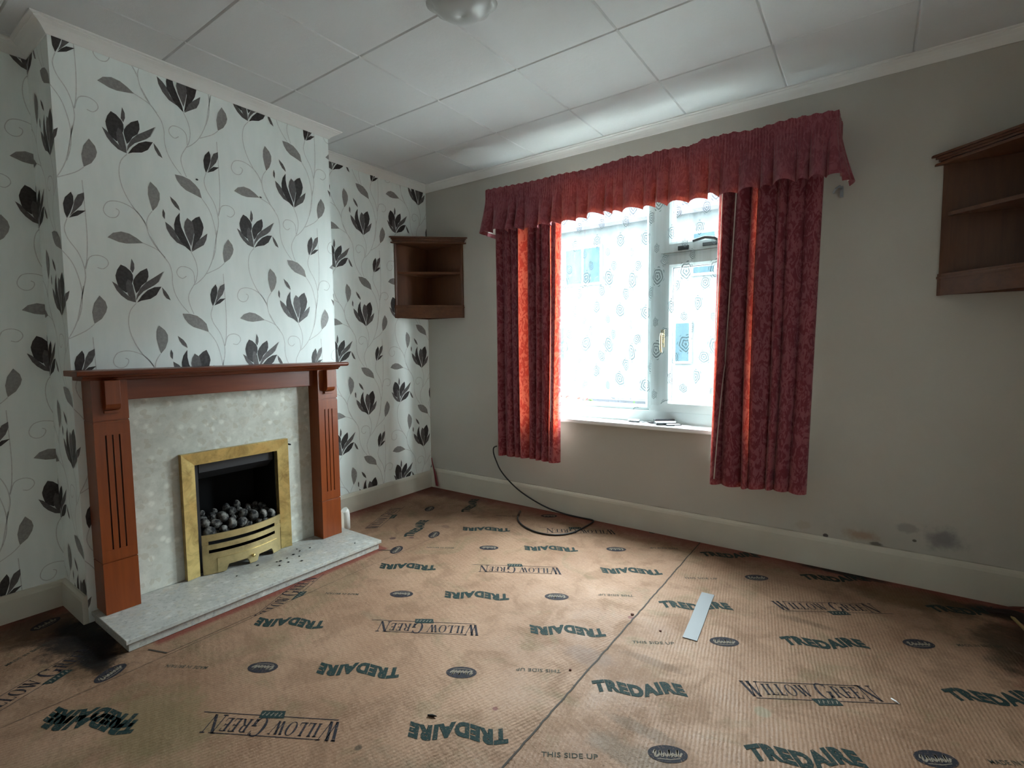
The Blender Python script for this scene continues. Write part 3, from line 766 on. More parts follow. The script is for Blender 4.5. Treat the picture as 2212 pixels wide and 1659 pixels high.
# crumbs on the hearth
def crumb_mesh(nm, m_, sx, sy, sz, seed):
    r_ = random.Random(seed); bm = bmesh.new(); bmesh.ops.create_icosphere(bm, subdivisions=2, radius=1)
    for v_ in bm.verts: v_.co = Vector((v_.co.x * sx, v_.co.y * sy, v_.co.z * sz)) * r_.uniform(0.8, 1.15)
    me = bpy.data.meshes.new(nm); bm.to_mesh(me); bm.free(); me.materials.append(m_); return me
M_crumb = mat('black_crumb', (0.012, 0.011, 0.010), 0.9)
cm = crumb_mesh('soot_crumb', M_crumb, 0.004, 0.006, 0.0022, 4)
for x, y in ((0.470, -1.545), (0.475, -1.530), (0.470, -1.492), (0.520, -1.515), (0.455, -1.450), (0.500, -1.445), (0.440, -1.405), (0.405, -1.400), (0.445, -1.350), (0.465, -1.735), (0.590, -1.180), (0.520, -1.560), (0.56, -1.47), (0.43, -1.62)):
    o = bpy.data.objects.new('soot_crumb', cm); COL.objects.link(o); o.location = (x, y, 0.0520); o.rotation_euler.z = rnd.uniform(0, 6); o.scale = [rnd.uniform(0.6, 1.2)] * 3
    tag(o, 'small black crumb of soot on the marble hearth slab', 'crumb', 'soot crumbs scattered on the hearth')
M_white = mat('white_plastic', (0.80, 0.80, 0.78), 0.35)
tag(MB().tube([(0.245, -0.978, 0.0), (0.245, -0.978, 0.085), (0.245, -0.982, 0.105), (0.245, -0.992, 0.118)], 0.022, 16).build('pipe_cover', M_white), 'short white pipe cover on the floor behind the right fireplace leg', 'pipe cover')

# ------------------------------------------------------------ window
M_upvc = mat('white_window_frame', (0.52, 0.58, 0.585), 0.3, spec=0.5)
M_sill = mat('white_sill', (0.84, 0.86, 0.86), 0.35)
M_rubber = mat('grey_gasket', (0.06, 0.07, 0.08), 0.7)
M_glass = bpy.data.materials.new('window_glass'); M_glass.use_nodes = True
gt = M_glass.node_tree; gt.nodes.clear()
o_ = gt.nodes.new('ShaderNodeOutputMaterial'); tr = gt.nodes.new('ShaderNodeBsdfTransparent'); gl = gt.nodes.new('ShaderNodeBsdfGlossy'); mx = gt.nodes.new('ShaderNodeMixShader')
tr.inputs[0].default_value = (0.95, 0.98, 0.97, 1); gl.inputs['Roughness'].default_value = 0.02; mx.inputs[0].default_value = 0.06
gt.links.new(tr.outputs[0], mx.inputs[1]); gt.links.new(gl.outputs[0], mx.inputs[2]); gt.links.new(mx.outputs[0], o_.inputs[0])
def bars(mb, x0, x1, z0, z1, w, y0, y1, lip=0.0):
    """a mitred rectangular frame with a sloped bead towards the glass"""
    O = [(x0, z0), (x1, z0), (x1, z1), (x0, z1)]; I = [(x0 + w, z0 + w), (x1 - w, z0 + w), (x1 - w, z1 - w), (x0 + w, z1 - w)]
    Mi = [(x0 + w - 0.014, z0 + w - 0.014), (x1 - w + 0.014, z0 + w - 0.014), (x1 - w + 0.014, z1 - w + 0.014), (x0 + w - 0.014, z1 - w + 0.014)]
    def P(q, y): return (q[0], y, q[1])
    for k in range(4):
        j = (k + 1) % 4
        mb.face([P(O[k], y0), P(O[j], y0), P(Mi[j], y0), P(Mi[k], y0)]); mb.face([P(Mi[k], y0), P(Mi[j], y0), P(I[j], y0 + 0.012), P(I[k], y0 + 0.012)])
        mb.face([P(I[k], y0 + 0.012), P(I[j], y0 + 0.012), P(I[j], y1), P(I[k], y1)]); mb.face([P(O[j], y1), P(O[k], y1), P(I[k], y1), P(I[j], y1)])
        mb.face([P(O[j], y0), P(O[k], y0), P(O[k], y1), P(O[j], y1)])
wf = MB(); F0, F1 = 0.072, 0.140
wf.box(OX0, OX1, F0, F1, 0.622, 0.700); wf.box(OX0, OX1, F0, F1, 1.975, OZ1)
wf.box(OX0, 0.988, F0, F1, 0.700, 1.975); wf.box(2.275, OX1, F0, F1, 0.700, 1.975)
wf.box(1.732, 1.796, F0 - 0.002, F1, 0.700, 1.975); wf.box(1.796, 2.275, F0, F1, 1.588, 1.606)
win = structure(wf.build('window_1', M_upvc, bevel=0.002)); win['kind'] = 'structure'
mb = MB(); bars(mb, 0.988, 1.732, 0.700, 1.975, 0.030, F0 + 0.010, F1 - 0.02); mb.build('glazing_bead', M_upvc, win)
mb = MB(); bars(mb, 1.797, 2.274, 0.701, 1.587, 0.062, F0 - 0.012, F1); cas = mb.build('casement_sash', M_upvc, win)
mb = MB(); bars(mb, 1.797, 2.274, 1.607, 1.974, 0.060, F0 - 0.012, F1); fan = mb.build('fanlight_sash', M_upvc, win)
MB().box(1.018, 1.702, 0.108, 0.112, 0.730, 1.945).build('pane', M_glass, win)
MB().box(1.859, 2.212, 0.108, 0.112, 0.763, 1.525).build('pane', M_glass, cas)
MB().box(1.857, 2.214, 0.108, 0.112, 1.667, 1.914).build('pane', M_glass, fan)
mb = MB(); 
for x0, x1, z0, z1 in ((1.857, 2.214, 0.761, 1.527), (1.855, 2.216, 1.665, 1.916)):
    for a in ((x0, x0 + 0.004, z0, z1), (x0, x1, z0, z0 + 0.003), (x0, x1, z1 - 0.004, z1)): mb.box(a[0], a[1], 0.0845, 0.107, a[2], a[3])
mb.build('gasket', M_rubber, win)
M_gold = mat('worn_gold_handle', (0.55, 0.45, 0.28), 0.35, 0.6); M_dkmet = mat('dark_metal', (0.05, 0.055, 0.06), 0.4, 0.5)
hb_ = MB().box(1.806, 1.826, 0.046, 0.0595, 1.075, 1.175); hb_.tube([(1.816, 0.05, 1.150), (1.816, 0.024, 1.150), (1.816, 0.018, 1.140), (1.817, 0.016, 1.065), (1.819, 0.020, 1.045)], 0.0065, 10)
tag(hb_.build('handle', M_gold, cas, 0.001), 'gold coloured casement handle')
hb_ = MB().box(2.030, 2.130, 0.046, 0.0595, 1.6195, 1.6375); hb_.tube([(2.120, 0.05, 1.628), (2.120, 0.026, 1.634), (2.10, 0.020, 1.650), (2.05, 0.020, 1.660), (1.985, 0.024, 1.648)], 0.008, 10)
tag(hb_.build('handle', M_dkmet, fan, 0.001), 'dark lever handle of the top light')
MB().box(1.895, 1.955, 0.050, 0.0595, 1.613, 1.636).build('latch', M_dkmet, fan, 0.002)
sb = MB().prism([(-0.045, 0.607), (-0.048, 0.612), (-0.048, 0.628), (-0.044, 0.632), (0.0715, 0.632), (0.0715, 0.6205), (0.0, 0.6205), (-0.002, 0.607)], OX0 - 0.04, OX1 + 0.04, axis='x')
sb.v = [(x, y, z) for x, y, z in sb.v]
sb.build('window_sill', M_sill, win)

# things on the sill
M_dk = mat('black_casing', (0.012, 0.013, 0.018), 0.3); M_pale = mat('pale_label', (0.75, 0.78, 0.80), 0.5); M_paper = mat('white_paper', (0.85, 0.86, 0.88), 0.7)
M_steel = mat('key_steel', (0.35, 0.35, 0.36), 0.35, 0.9)
SZ = 0.6325
t1 = thing('glasses_case', (1.655, 0.03, SZ), 'small pale oval case lying leftmost on the window sill', 'case')
mb = MB()
for z0, z1, s in ((0.0, 0.008, 1.0), (0.008, 0.016, 0.97)):
    pts = [(1.655 + 0.035 * s * math.copysign(abs(math.cos(a)) ** 0.6, math.cos(a)), 0.030 + 0.018 * s * math.copysign(abs(math.sin(a)) ** 0.7, math.sin(a))) for a in [2 * PI * k / 28 for k in range(28)]]
    (MB().prism(pts, SZ + z0, SZ + z1 - 0.0005)).build('shell' if z0 == 0 else 'lid', mat('pale_case', (0.70, 0.68, 0.64), 0.4) if z0 else M_dk, t1, 0.002)
t1 = thing('key_bunch', (1.72, 0.03, SZ), 'bunch of keys with a dark fob beside the pale case on the sill', 'keys')
mb = MB(); mb.tube([(1.700 + 0.012 * math.cos(a), 0.032 + 0.012 * math.sin(a), SZ + 0.004) for a in [2 * PI * k / 16 for k in range(17)]], 0.0012, 6); mb.build('key_ring', M_steel, t1)
for k, (a, l) in enumerate(((0.2, 0.045), (-0.4, 0.040), (0.7, 0.038))):
    kb = MB(); n_ = 12
    head = [(0.008 * math.cos(2 * PI * j / n_), 0.008 * math.sin(2 * PI * j / n_)) for j in range(n_)]
    kb.prism(head, 0, 0.002); kb.prism([(0.007, -0.003), (l, -0.003), (l, 0.001), (l - 0.006, 0.003), (l - 0.010, 0.0015), (l - 0.014, 0.003), (0.007, 0.003)], 0, 0.002)
    kb.v = [(1.708 + x * math.cos(a) - y * math.sin(a), 0.032 + x * math.sin(a) + y * math.cos(a), SZ + 0.001 + z + 0.0023 * k) for x, y, z in kb.v]
    kb.build('key', M_steel, t1)
MB().prism([(1.745, 0.020), (1.790, 0.012), (1.795, 0.026), (1.750, 0.036)], SZ, SZ + 0.010).build('fob', M_dk, t1, 0.003)
def slab(L, W, Tk, loc, yaw, tilt, name, m_, parent=None, bev=0.003):
    mb = MB().box(-L / 2, L / 2, -W / 2, W / 2, 0, Tk)
    R = Matrix.Translation(loc) @ Matrix.Rotation(yaw, 4, 'Z') @ Matrix.Rotation(tilt, 4, 'X')
    mb.v = [tuple(R @ Vector(p)) for p in mb.v]
    return mb.build(name, m_, parent, bev)
t1 = thing('wallet', (1.845, 0.02, SZ), 'thick black wallet with white cards, tallest object on the window sill', 'wallet')
slab(0.115, 0.056, 0.012, (1.845, 0.020, SZ), 0.62, 0, 'lower_cover', M_dk, t1)
slab(0.108, 0.050, 0.009, (1.846, 0.020, SZ + 0.0125), 0.62, 0, 'cards', M_paper, t1, 0.001)
slab(0.115, 0.038, 0.008, (1.838, 0.026, SZ + 0.022), 0.62, 0, 'upper_cover', M_dk, t1)
t1 = thing('mobile_phone', (1.89, 0.0, SZ), 'slim dark phone with a pale screen next to the black wallet', 'phone')
slab(0.085, 0.036, 0.008, (1.898, 0.004, SZ), 0.62, 0, 'body', M_dk, t1); slab(0.070, 0.028, 0.0006, (1.898, 0.004, SZ + 0.0082), 0.62, 0, 'screen', M_pale, t1, 0)
mb = MB(); R_ = Matrix.Translation((1.955, 0.000, SZ)) @ Matrix.Rotation(0.5, 4, 'Z')
mb.grid(lambda a, b: tuple(R_ @ Vector((-0.045 + 0.09 * a, -0.032 + 0.064 * b, 0.0006 + 0.006 * (b ** 3) * (1 - a)))), 8, 6)
tag(mb.build('paper_slip', M_paper, solid=0.0004), 'folded white paper slip, rightmost thing on the window sill', 'paper')

# ------------------------------------------------------------ net curtain
M_net = bpy.data.materials.new('lace_net'); M_net.use_nodes = True
t = NT.__new__(NT); t.t = M_net.node_tree; t.t.nodes.clear()
o_ = t.n('ShaderNodeOutputMaterial'); tr = t.n('ShaderNodeBsdfTransparent'); df = t.n('ShaderNodeBsdfDiffuse'); tl = t.n('ShaderNodeBsdfTranslucent'); m1 = t.n('ShaderNodeMixShader'); m2 = t.n('ShaderNodeMixShader')
df.inputs[0].default_value = (0.42, 0.50, 0.52, 1); tl.inputs[0].default_value = (0.008, 0.013, 0.015, 1); m1.inputs[0].default_value = 0.5
uv = t.n('ShaderNodeTexCoord').outputs['UV']
def rose(cx, cy, r, k):
    """petalled ring pattern of the lace, in cloth coordinates"""
    sp_ = t.n('ShaderNodeSeparateXYZ'); t.l(uv, sp_.inputs[0])
    px = t.m('SUBTRACT', t.m('FRACT', t.m('ADD', t.m('DIVIDE', sp_.outputs[0], 0.26), cx)), 0.5); px = t.m('MULTIPLY', px, 0.26)
    py = t.m('SUBTRACT', t.m('FRACT', t.m('ADD', t.m('DIVIDE', sp_.outputs[1], 0.42), cy)), 0.5); py = t.m('MULTIPLY', py, 0.42)
    rr = t.m('SQRT', t.m('ADD', t.m('MULTIPLY', px, px), t.m('MULTIPLY', py, py))); an = t.m('ARCTAN2', py, px)
    edge = t.m('ADD', r, t.m('MULTIPLY', t.m('ABSOLUTE', t.m('SINE', t.m('MULTIPLY', an, k))), r * 0.42))
    rings = t.ramp(t.m('SINE', t.m('ADD', t.m('MULTIPLY', rr, 2 * PI / (r * 0.42)), t.m('MULTIPLY', t.m('SINE', t.m('MULTIPLY', an, 5.0)), 0.8))), -0.2, 0.1)
    return t.m('MULTIPLY', t.ramp(t.m('SUBTRACT', edge, rr), 0, 0.002), rings)
pat = t.m('MAXIMUM', rose(0.0, 0.0, 0.042, 3.5), t.m('MAXIMUM', rose(0.30, 0.19, 0.030, 2.5), rose(0.05, 0.62, 0.022, 3.0)))
pat = t.m('MAXIMUM', pat, t.m('MAXIMUM', rose(0.52, 0.45, 0.034, 3.0), rose(0.78, 0.80, 0.026, 2.5)))
mpn = t.n('ShaderNodeMapping'); t.l(uv, mpn.inputs[0]); mpn.inputs['Scale'].default_value = (1, 0.02, 1)
fold = t.ramp(t.noise(mpn.outputs[0], 9, 3, 0.6), 0.38, 0.66, 0.04, 0.34)
t.put(m2.inputs[0], t.m('MAXIMUM', fold, t.m('MULTIPLY', pat, 0.74)))
t.l(df.outputs[0], m1.inputs[1]); t.l(tl.outputs[0], m1.inputs[2]); t.l(tr.outputs[0], m2.inputs[1]); t.l(m1.outputs[0], m2.inputs[2]); t.l(m2.outputs[0], o_.inputs[0])
NX0, NX1, NU, NV = 0.955, 2.305, 420, 70
rnd = random.Random(21)
ph = [(rnd.uniform(5, 13), rnd.uniform(0, 6.3), rnd.uniform(0.3, 1)) for _ in range(9)]
def netwave(u): return sum(a * math.sin(2 * PI * f * u + p) for f, p, a in ph) / 3.2
def netbot(u):
    return 0.735 + 0.030 * math.sin(2 * PI * 3.1 * u + 0.4) + 0.060 * max(0, math.sin(2 * PI * 1.7 * u - 1.2)) + 0.016 * abs(math.sin(PI * u * 19))
def netfn(u, v):
    zb = netbot(u); z = 2.0 + (zb - 2.0) * v
    return (NX0 + (NX1 - NX0) * u + 0.012 * math.sin(2 * PI * 11 * u) * v, 0.030 + 0.014 * netwave(u) * (0.35 + 0.65 * v), z)
mb = MB().grid(netfn, NU, NV)
net = mb.build('net_curtain', M_net)
ul = net.data.uv_layers.new(name='cloth')
for poly in net.data.polygons:
    for li in poly.loop_indices:
        vi = net.data.loops[li].vertex_index; a, b = divmod(vi, NV + 1)
        ul.data[li].uv = (a / NU * 2.3, 2.0 - 1.27 * b / NV)
tag(net, 'white lace net curtain with roses hanging across the window behind the red curtains', 'net curtain')
tag(MB().tube([(OX0 + 0.002, 0.030, 2.003), (OX1 - 0.002, 0.030, 2.003)], 0.003, 8).build('net_wire', M_white), 'thin white wire carrying the lace net across the window top', 'curtain wire')

# ------------------------------------------------------------ red damask curtains and pelmet
def damask(name, trans, k=1.0):
    m = bpy.data.materials.new(name); m.use_nodes = True
    t = NT(m); b = t.b; out = [n for n in m.node_tree.nodes if n.type == 'OUTPUT_MATERIAL'][0]
    v = t.n('ShaderNodeTexCoord').outputs['UV']
    mp = t.n('ShaderNodeMapping'); t.l(v, mp.inputs[0]); mp.inputs['Scale'].default_value = (1, 0.72, 1)
    w1 = t.noise(mp.outputs[0], 24, 3, 0.55, 1.8); w2 = t.noise(mp.outputs[0], 70, 3, 0.5, 1.0)
    f = t.ramp(t.m('ADD', t.m('MULTIPLY', w1, 0.75), t.m('MULTIPLY', w2, 0.25)), 0.465, 0.535, 0.5 - k / 2, 0.5 + k / 2)
    c = t.mix(f, (0.170, 0.020, 0.040), (0.310, 0.086, 0.112))
    t.col(c); b.inputs['Roughness'].default_value = 0.7; b.inputs['Sheen Weight'].default_value = 0.25
    t.bump(f, 0.15, 0.001)
    tl = t.n('ShaderNodeBsdfTranslucent'); t.put(tl.inputs[0], t.mix(f, (0.70, 0.060, 0.030), (0.90, 0.17, 0.085)))
    mx = t.n('ShaderNodeMixShader'); mx.inputs[0].default_value = trans
    t.l(b.outputs[0], mx.inputs[1]); t.l(tl.outputs[0], mx.inputs[2]); t.l(mx.outputs[0], out.inputs[0])
    return m
M_dam = damask('red_damask', 0.22); M_damp = damask('red_damask_pelmet', 0.11, 0.55)
M_lin = bpy.data.materials.new('curtain_lining'); M_lin.use_nodes = True
t = NT(M_lin); out = [n for n in M_lin.node_tree.nodes if n.type == 'OUTPUT_MATERIAL'][0]
t.b.inputs['Base Color'].default_value = (0.72, 0.66, 0.62, 1); tl = t.n('ShaderNodeBsdfTranslucent'); tl.inputs[0].default_value = (0.85, 0.72, 0.62, 1)
mx = t.n('ShaderNodeMixShader'); mx.inputs[0].default_value = 0.35; t.l(t.b.outputs[0], mx.inputs[1]); t.l(tl.outputs[0], mx.inputs[2]); t.l(mx.outputs[0], out.inputs[0])
M_lin2 = mat('thick_curtain_lining', (0.55, 0.47, 0.42), 0.9)
def uvs(o, nu, nv, su, sv, off=0.0):
    ul = o.data.uv_layers.new(name='cloth')
    for poly in o.data.polygons:
        for li in poly.loop_indices:
            a, b = divmod(o.data.loops[li].vertex_index, nv + 1)
            ul.data[li].uv = (off + a / nu * su, b / nv * sv)
def curtain(xt0, xt1, xb0, xb1, zt, zb, folds, seed, label, flip, zright, gaps, edges):
    r = random.Random(seed)
    ks = sorted([0, 1] + [(k + r.uniform(-0.28, 0.28)) / folds for k in range(1, folds)])
    amps = [r.uniform(0.65, 1.25) for _ in ks]
    fine = [(r.uniform(26, 44), r.uniform(0, 6.3)) for _ in range(4)]
    def wave(u, v):
        i = max(k for k in range(len(ks)) if ks[k] <= u + 1e-9); i = min(i, len(ks) - 2)
        s = (u - ks[i]) / (ks[i + 1] - ks[i]); q = math.sin(PI * s)
        big = (q ** 0.5) * amps[i] * 1.15 - 0.65
        return big * (0.55 + 0.45 * v) + (0.10 + 0.10 * (1 - v)) * sum(math.sin(f * u + p + 0.8 * v) for f, p in fine) / 2
    nu, nv = 260, 44
    def fn(off, zo):
        def g(u, v):
            x = (xt0 + (xt1 - xt0) * u) * (1 - v) + (xb0 + (xb1 - xb0) * u) * v
            y = -0.108 - 0.040 * wave(u, v) + off
            z = zt + (zb - zt) * v + zo * v + (zright * (u - 0.5)) * v + 0.004 * math.sin(9 * u + seed) * v
            return (x + 0.006 * math.sin(5 * v + 7 * u) * v * (1 if 0.02 < u < 0.98 else 0), y, z)
        return g
    root = thing('curtain', ((xt0 + xt1) / 2, -0.10, zt), label, 'curtain', 'red damask curtains at the window')
    o = MB().grid(fn(0, 0), nu, nv).build('fabric', M_dam, root); uvs(o, nu, nv, (xt1 - xt0) * 1.7, 1.65, seed * 0.37)
    # lining split by invented gaps that let window light through in bands
    lm = MB(); g0 = fn(0.0035, 0.025)
    for ua, ub in gaps: lm.grid(lambda u, v: g0(ua + (ub - ua) * u, v), max(8, int(200 * (ub - ua))), nv)
    lm.build('lining', M_lin2, root)
    # pale lining showing along turned folds
    f0 = fn(0, 0)
    for (u0, v0), (u1, v1), w in edges:
        e = MB(); n = 60
        for k in range(n):
            for q in (k, k + 1): pass
            A = [Vector(f0(u0 + (u1 - u0) * q / n, v0 + (v1 - v0) * q / n)) for q in (k, k + 1)]
            d = Vector((w / 2, 0, 0)); o_ = Vector((0, -0.006, 0))
            e.face([A[0] - d + o_, A[0] + d + o_ * 1.6, A[1] + d + o_ * 1.6, A[1] - d + o_], 0, True)
        tag(e.build('turned_edge', M_lin, root, merge=True, solid=0.0015), 'pale lining edge')
    return root
LBL = 'short red damask curtain drawn back at the %s'
curtain(0.734, 1.236, 0.752, 1.216, 2.005, 0.357, 8, 3, 'narrower left red damask curtain, black cable coming out of the wall below it', False, 0.0, ((0.0, 0.41), (0.51, 0.865), (0.885, 0.945)), (((0.872, 0.12), (0.915, 0.84), 0.005),))
curtain(2.150, 2.600, 2.128, 2.566, 2.005, 0.366, 7, 8, 'red damask curtain hanging right of the window, nearer the large wall cabinet', True, 0.012, ((0.05, 0.345), (0.395, 1.0)), (((0.19, 0.08), (0.075, 0.98), 0.006), ((0.055, 0.05), (0.035, 0.55), 0.004)))
tag(MB().box(0.735, 2.600, -0.112, -0.100, 2.006, 2.022).build('curtain_rail', M_white), 'white curtain track hidden behind the gathered red pelmet', 'curtain rail')

TOPZ = [(0.70, 2.098), (1.11, 2.086), (1.26, 2.088), (1.458, 2.080), (1.64, 2.090), (1.69, 2.097), (1.784, 2.082), (1.861, 2.088), (2.03, 2.077), (2.09, 2.093), (2.21, 2.093), (2.305, 2.083), (2.453, 2.091), (2.70, 2.082)]
def interp(T, x):
    if x <= T[0][0]: return T[0][1]
    for a, b in zip(T, T[1:]):
        if x <= b[0]:
            s = (x - a[0]) / (b[0] - a[0]); s = s * s * (3 - 2 * s); return a[1] + (b[1] - a[1]) * s
    return T[-1][1]
P0, P1, P2, P3 = (0.733, -0.004), (0.724, -0.185), (2.646, -0.185), (2.652, -0.004)
seg = [(P0, P1), (P1, P2), (P2, P3)]
lens = [math.dist(a, b) for a, b in seg]; TL = sum(lens)
def along(s):
    d = s * TL
    for (a, b), L in zip(seg, lens):
        if d <= L or (a, b) == seg[-1]:
            q = min(1, d / L); return a[0] + (b[0] - a[0]) * q, a[1] + (b[1] - a[1]) * q
        d -= L
def outw(s):
    d = s * TL; c1, c2 = lens[0], lens[0] + lens[1]; w = 0.022
    k1 = min(1, max(0, (d - c1 + w) / (2 * w))); k2 = min(1, max(0, (d - c2 + w) / (2 * w)))
    ang = PI + k1 * PI / 2 + k2 * PI / 2
    return math.cos(ang), math.sin(ang)
rp = random.Random(14)
fk = [0.0]
while fk[-1] < TL: fk.append(fk[-1] + rp.uniform(0.038, 0.125))
fa = [rp.uniform(0.6, 1.3) for _ in fk]
def big(s):
    d = s * TL; i = max(k for k in range(len(fk)) if fk[k] <= d + 1e-9); i = min(i, len(fk) - 2)
    q = (d - fk[i]) / (fk[i + 1] - fk[i]); return (math.sin(PI * q) ** 0.75) * fa[i], abs(q - 0.5) * 2
def pelfn(off):
    def g(u, v):
        x, y = along(u); nx, ny = outw(u); b, edge = big(u)
        zt = interp(TOPZ, x); zb = 1.806 + 0.009 * (b - 0.5) + 0.005 * math.sin(17 * u) + (0.010 if x < 0.9 else 0)
        z = zt + (zb - zt) * v
        h = 0.23                      # heading tape depth
        fine = math.sin(2 * PI * u * TL / 0.0135 + 2.2 * math.sin(u * 31))
        if v < h: o = 0.0030 * fine * (0.6 + 0.4 * math.sin(u * 90)) + 0.003
        else:
            q = (v - h) / (1 - h)
            o = 0.0030 * fine * (1 - q) ** 2 + 0.003 * (1 - q) + 0.062 * q ** 0.8 * (b - 0.55) * (1 if 0.09 < u < 0.91 else 0.55) + 0.036 * q ** 1.3 * (1 if 0.03 < u < 0.97 else 1.25)
        o += off
        return (x + nx * o, min(y + ny * o, -0.002), z + (0.003 * math.sin(u * 300) if v == 0 else 0))
    return g
pel = thing('pelmet', (1.69, -0.09, 2.0), 'gathered red damask pelmet across the top of the window and both curtains', 'pelmet')
o = MB().grid(pelfn(0), 1100, 26).build('valance', M_damp, pel); uvs(o, 1100, 26, TL * 1.8, 0.29)
MB().grid(lambda u, v: pelfn(-0.0035)(u, 0.02 + 0.90 * v), 1100, 16).build('lining', M_lin, pel)
MB().prism([(0.737, -0.004), (0.728, -0.178), (2.640, -0.178), (2.647, -0.004), (2.640, -0.004), (2.633, -0.172), (0.735, -0.172), (0.744, -0.004)], 2.045, 2.060).build('valance_track', M_white, pel)
M_pb = mat('grey_scrap', (0.32, 0.35, 0.38), 0.5, 0.6)
kb = MB().box(2.655, 2.668, -0.030, -0.001, 1.755, 1.800); kb.tube([(2.661, -0.028, 1.79), (2.655, -0.055, 1.795), (2.640, -0.070, 1.78), (2.632, -0.060, 1.765)], 0.005, 8)  # grey tape scrap on the wall, given the shape of a hook
tag(kb.build('grey_tape_scrap', M_pb, bevel=0.001), 'small grey scrap of tape shaped like a hook under the right end of the pelmet', 'tape scrap')

# ------------------------------------------------------------ corner wall cabinets
M_oak = wood('varnished_oak', (0.070, 0.022, 0.008), (0.110, 0.038, 0.013), 'z', 0.4)
M_oakh = wood('varnished_oak_level', (0.070, 0.022, 0.008), (0.115, 0.040, 0.014), 'x', 0.4)
def corner_unit(cx, sx, z0, z1, zs, label):
    """open quarter cabinet in a corner at x = cx, opening towards +x*sx"""
    A, B, T = 0.366, 0.330, 0.014
    root = thing('corner_cabinet', (cx + sx * 0.15, -0.15, (z0 + z1) / 2), label, 'corner cabinet', None)
    def P(poly): return [(cx + sx * a, -b) for a, b in (poly if sx < 0 else poly[::-1])]
    e = 0.0015
    MB().prism(P([(e, e), (A, e), (A, e + 0.010), (A - 0.012, T), (e, T)]), z0, z1 - 0.045).build('back_board', M_oak, root, 0.001)
    MB().prism(P([(e, T + 0.0005), (T, T + 0.0005), (T, B - 0.012), (e + 0.010, B), (e, B)]), z0, z1 - 0.045).build('back_board', M_oak, root, 0.001)
    def board(za, zb, name, in_=0.0, a=A, b=B, m_=M_oakh):
        return MB().prism(P([(T + 0.0005, T + 0.0005), (a - 0.016 - in_, T + 0.0005), (T + 0.0005, b - 0.016 - in_)]), za, zb).build(name, m_, root, 0.001)
    board(z0 + 0.018, z0 + 0.034, 'bottom_board'); board(zs - 0.008, zs + 0.008, 'shelf', 0.004)
    # front rail with a bead, standing between the two boards
    def rail(za, zb, o0, o1, name, par=root, m_=M_oakh):
        n = math.hypot(A, B); ux, uy = B / n, A / n
        p = [(A - 0.006 + ux * o0, e + 0.001 if o0 <= 0 else e), (e + 0.001, B - 0.006 + uy * o0), (e + 0.001, B - 0.006 + uy * o1), (A - 0.006 + ux * o1, e + 0.001)]
        return MB().prism(P(p), za, zb).build(name, m_, par, 0.0015)
    r_ = rail(z0 - 0.002, z0 + 0.090, 0.001, 0.016, 'bottom_rail')
    rail(z0 + 0.068, z0 + 0.078, 0.0165, 0.021, 'bead', r_)
    # cornice: stepped moulding on a triangular top
    prof = [(z1 - 0.045, z1 - 0.036, 0.030), (z1 - 0.0355, z1 - 0.028, 0.012), (z1 - 0.0275, z1 - 0.018, 0.018), (z1 - 0.0175, z1 - 0.009, 0.028), (z1 - 0.0085, z1, 0.042)]
    mb = MB()
    for za, zb, o_ in prof:
        mb.prism(P([(e, e), (A + o_, e), (A + o_ - 0.004, e + 0.012), (e + 0.012, B + o_ - 0.004), (e, B + o_)]), za, zb)
    mb.build('cornice', M_oakh, root, 0.001)
    return root
corner_unit(0.0, 1, 1.302, 1.870, 1.622, 'small open brown corner cabinet between the floral wallpaper and the curtains')
corner_unit(RX, -1, 1.285, 1.868, 1.620, 'large looking brown corner cabinet cut off by the right edge of the photo')

# ------------------------------------------------------------ ceiling lamp
M_opal = mat('opal_glass', (0.44, 0.46, 0.46), 0.28, spec=0.4)
cl = thing('ceiling_lamp', (1.625, -1.452, H), 'round scalloped frosted glass ceiling lamp at the top edge of the photo', 'ceiling lamp')
sc_fn = lambda a, r: 1 + (0.085 * abs(math.sin(a * 5)) - 0.04) * (1 if r > 0.09 else 0.0)
MB().lathe([(0.122, -0.030), (0.120, -0.036), (0.108, -0.040), (0.098, -0.046), (0.090, -0.058), (0.070, -0.074), (0.040, -0.084), (0.001, -0.087), (0.001, -0.083), (0.040, -0.080), (0.068, -0.070), (0.086, -0.055), (0.094, -0.042), (0.106, -0.035), (0.118, -0.031), (0.122, -0.030)], (1.625, -1.452, H), 60, sc_fn).build('glass_dish', M_opal, cl)
MB().lathe([(0.001, -0.0005), (0.060, -0.0005), (0.062, -0.010), (0.058, -0.024), (0.001, -0.026)], (1.625, -1.452, H), 32).build('ceiling_plate', M_white, cl)
MB().lathe([(0.001, -0.026), (0.014, -0.026), (0.016, -0.036), (0.026, -0.052), (0.022, -0.066), (0.001, -0.072)], (1.625, -1.452, H), 20).build('bulb', M_white, cl)

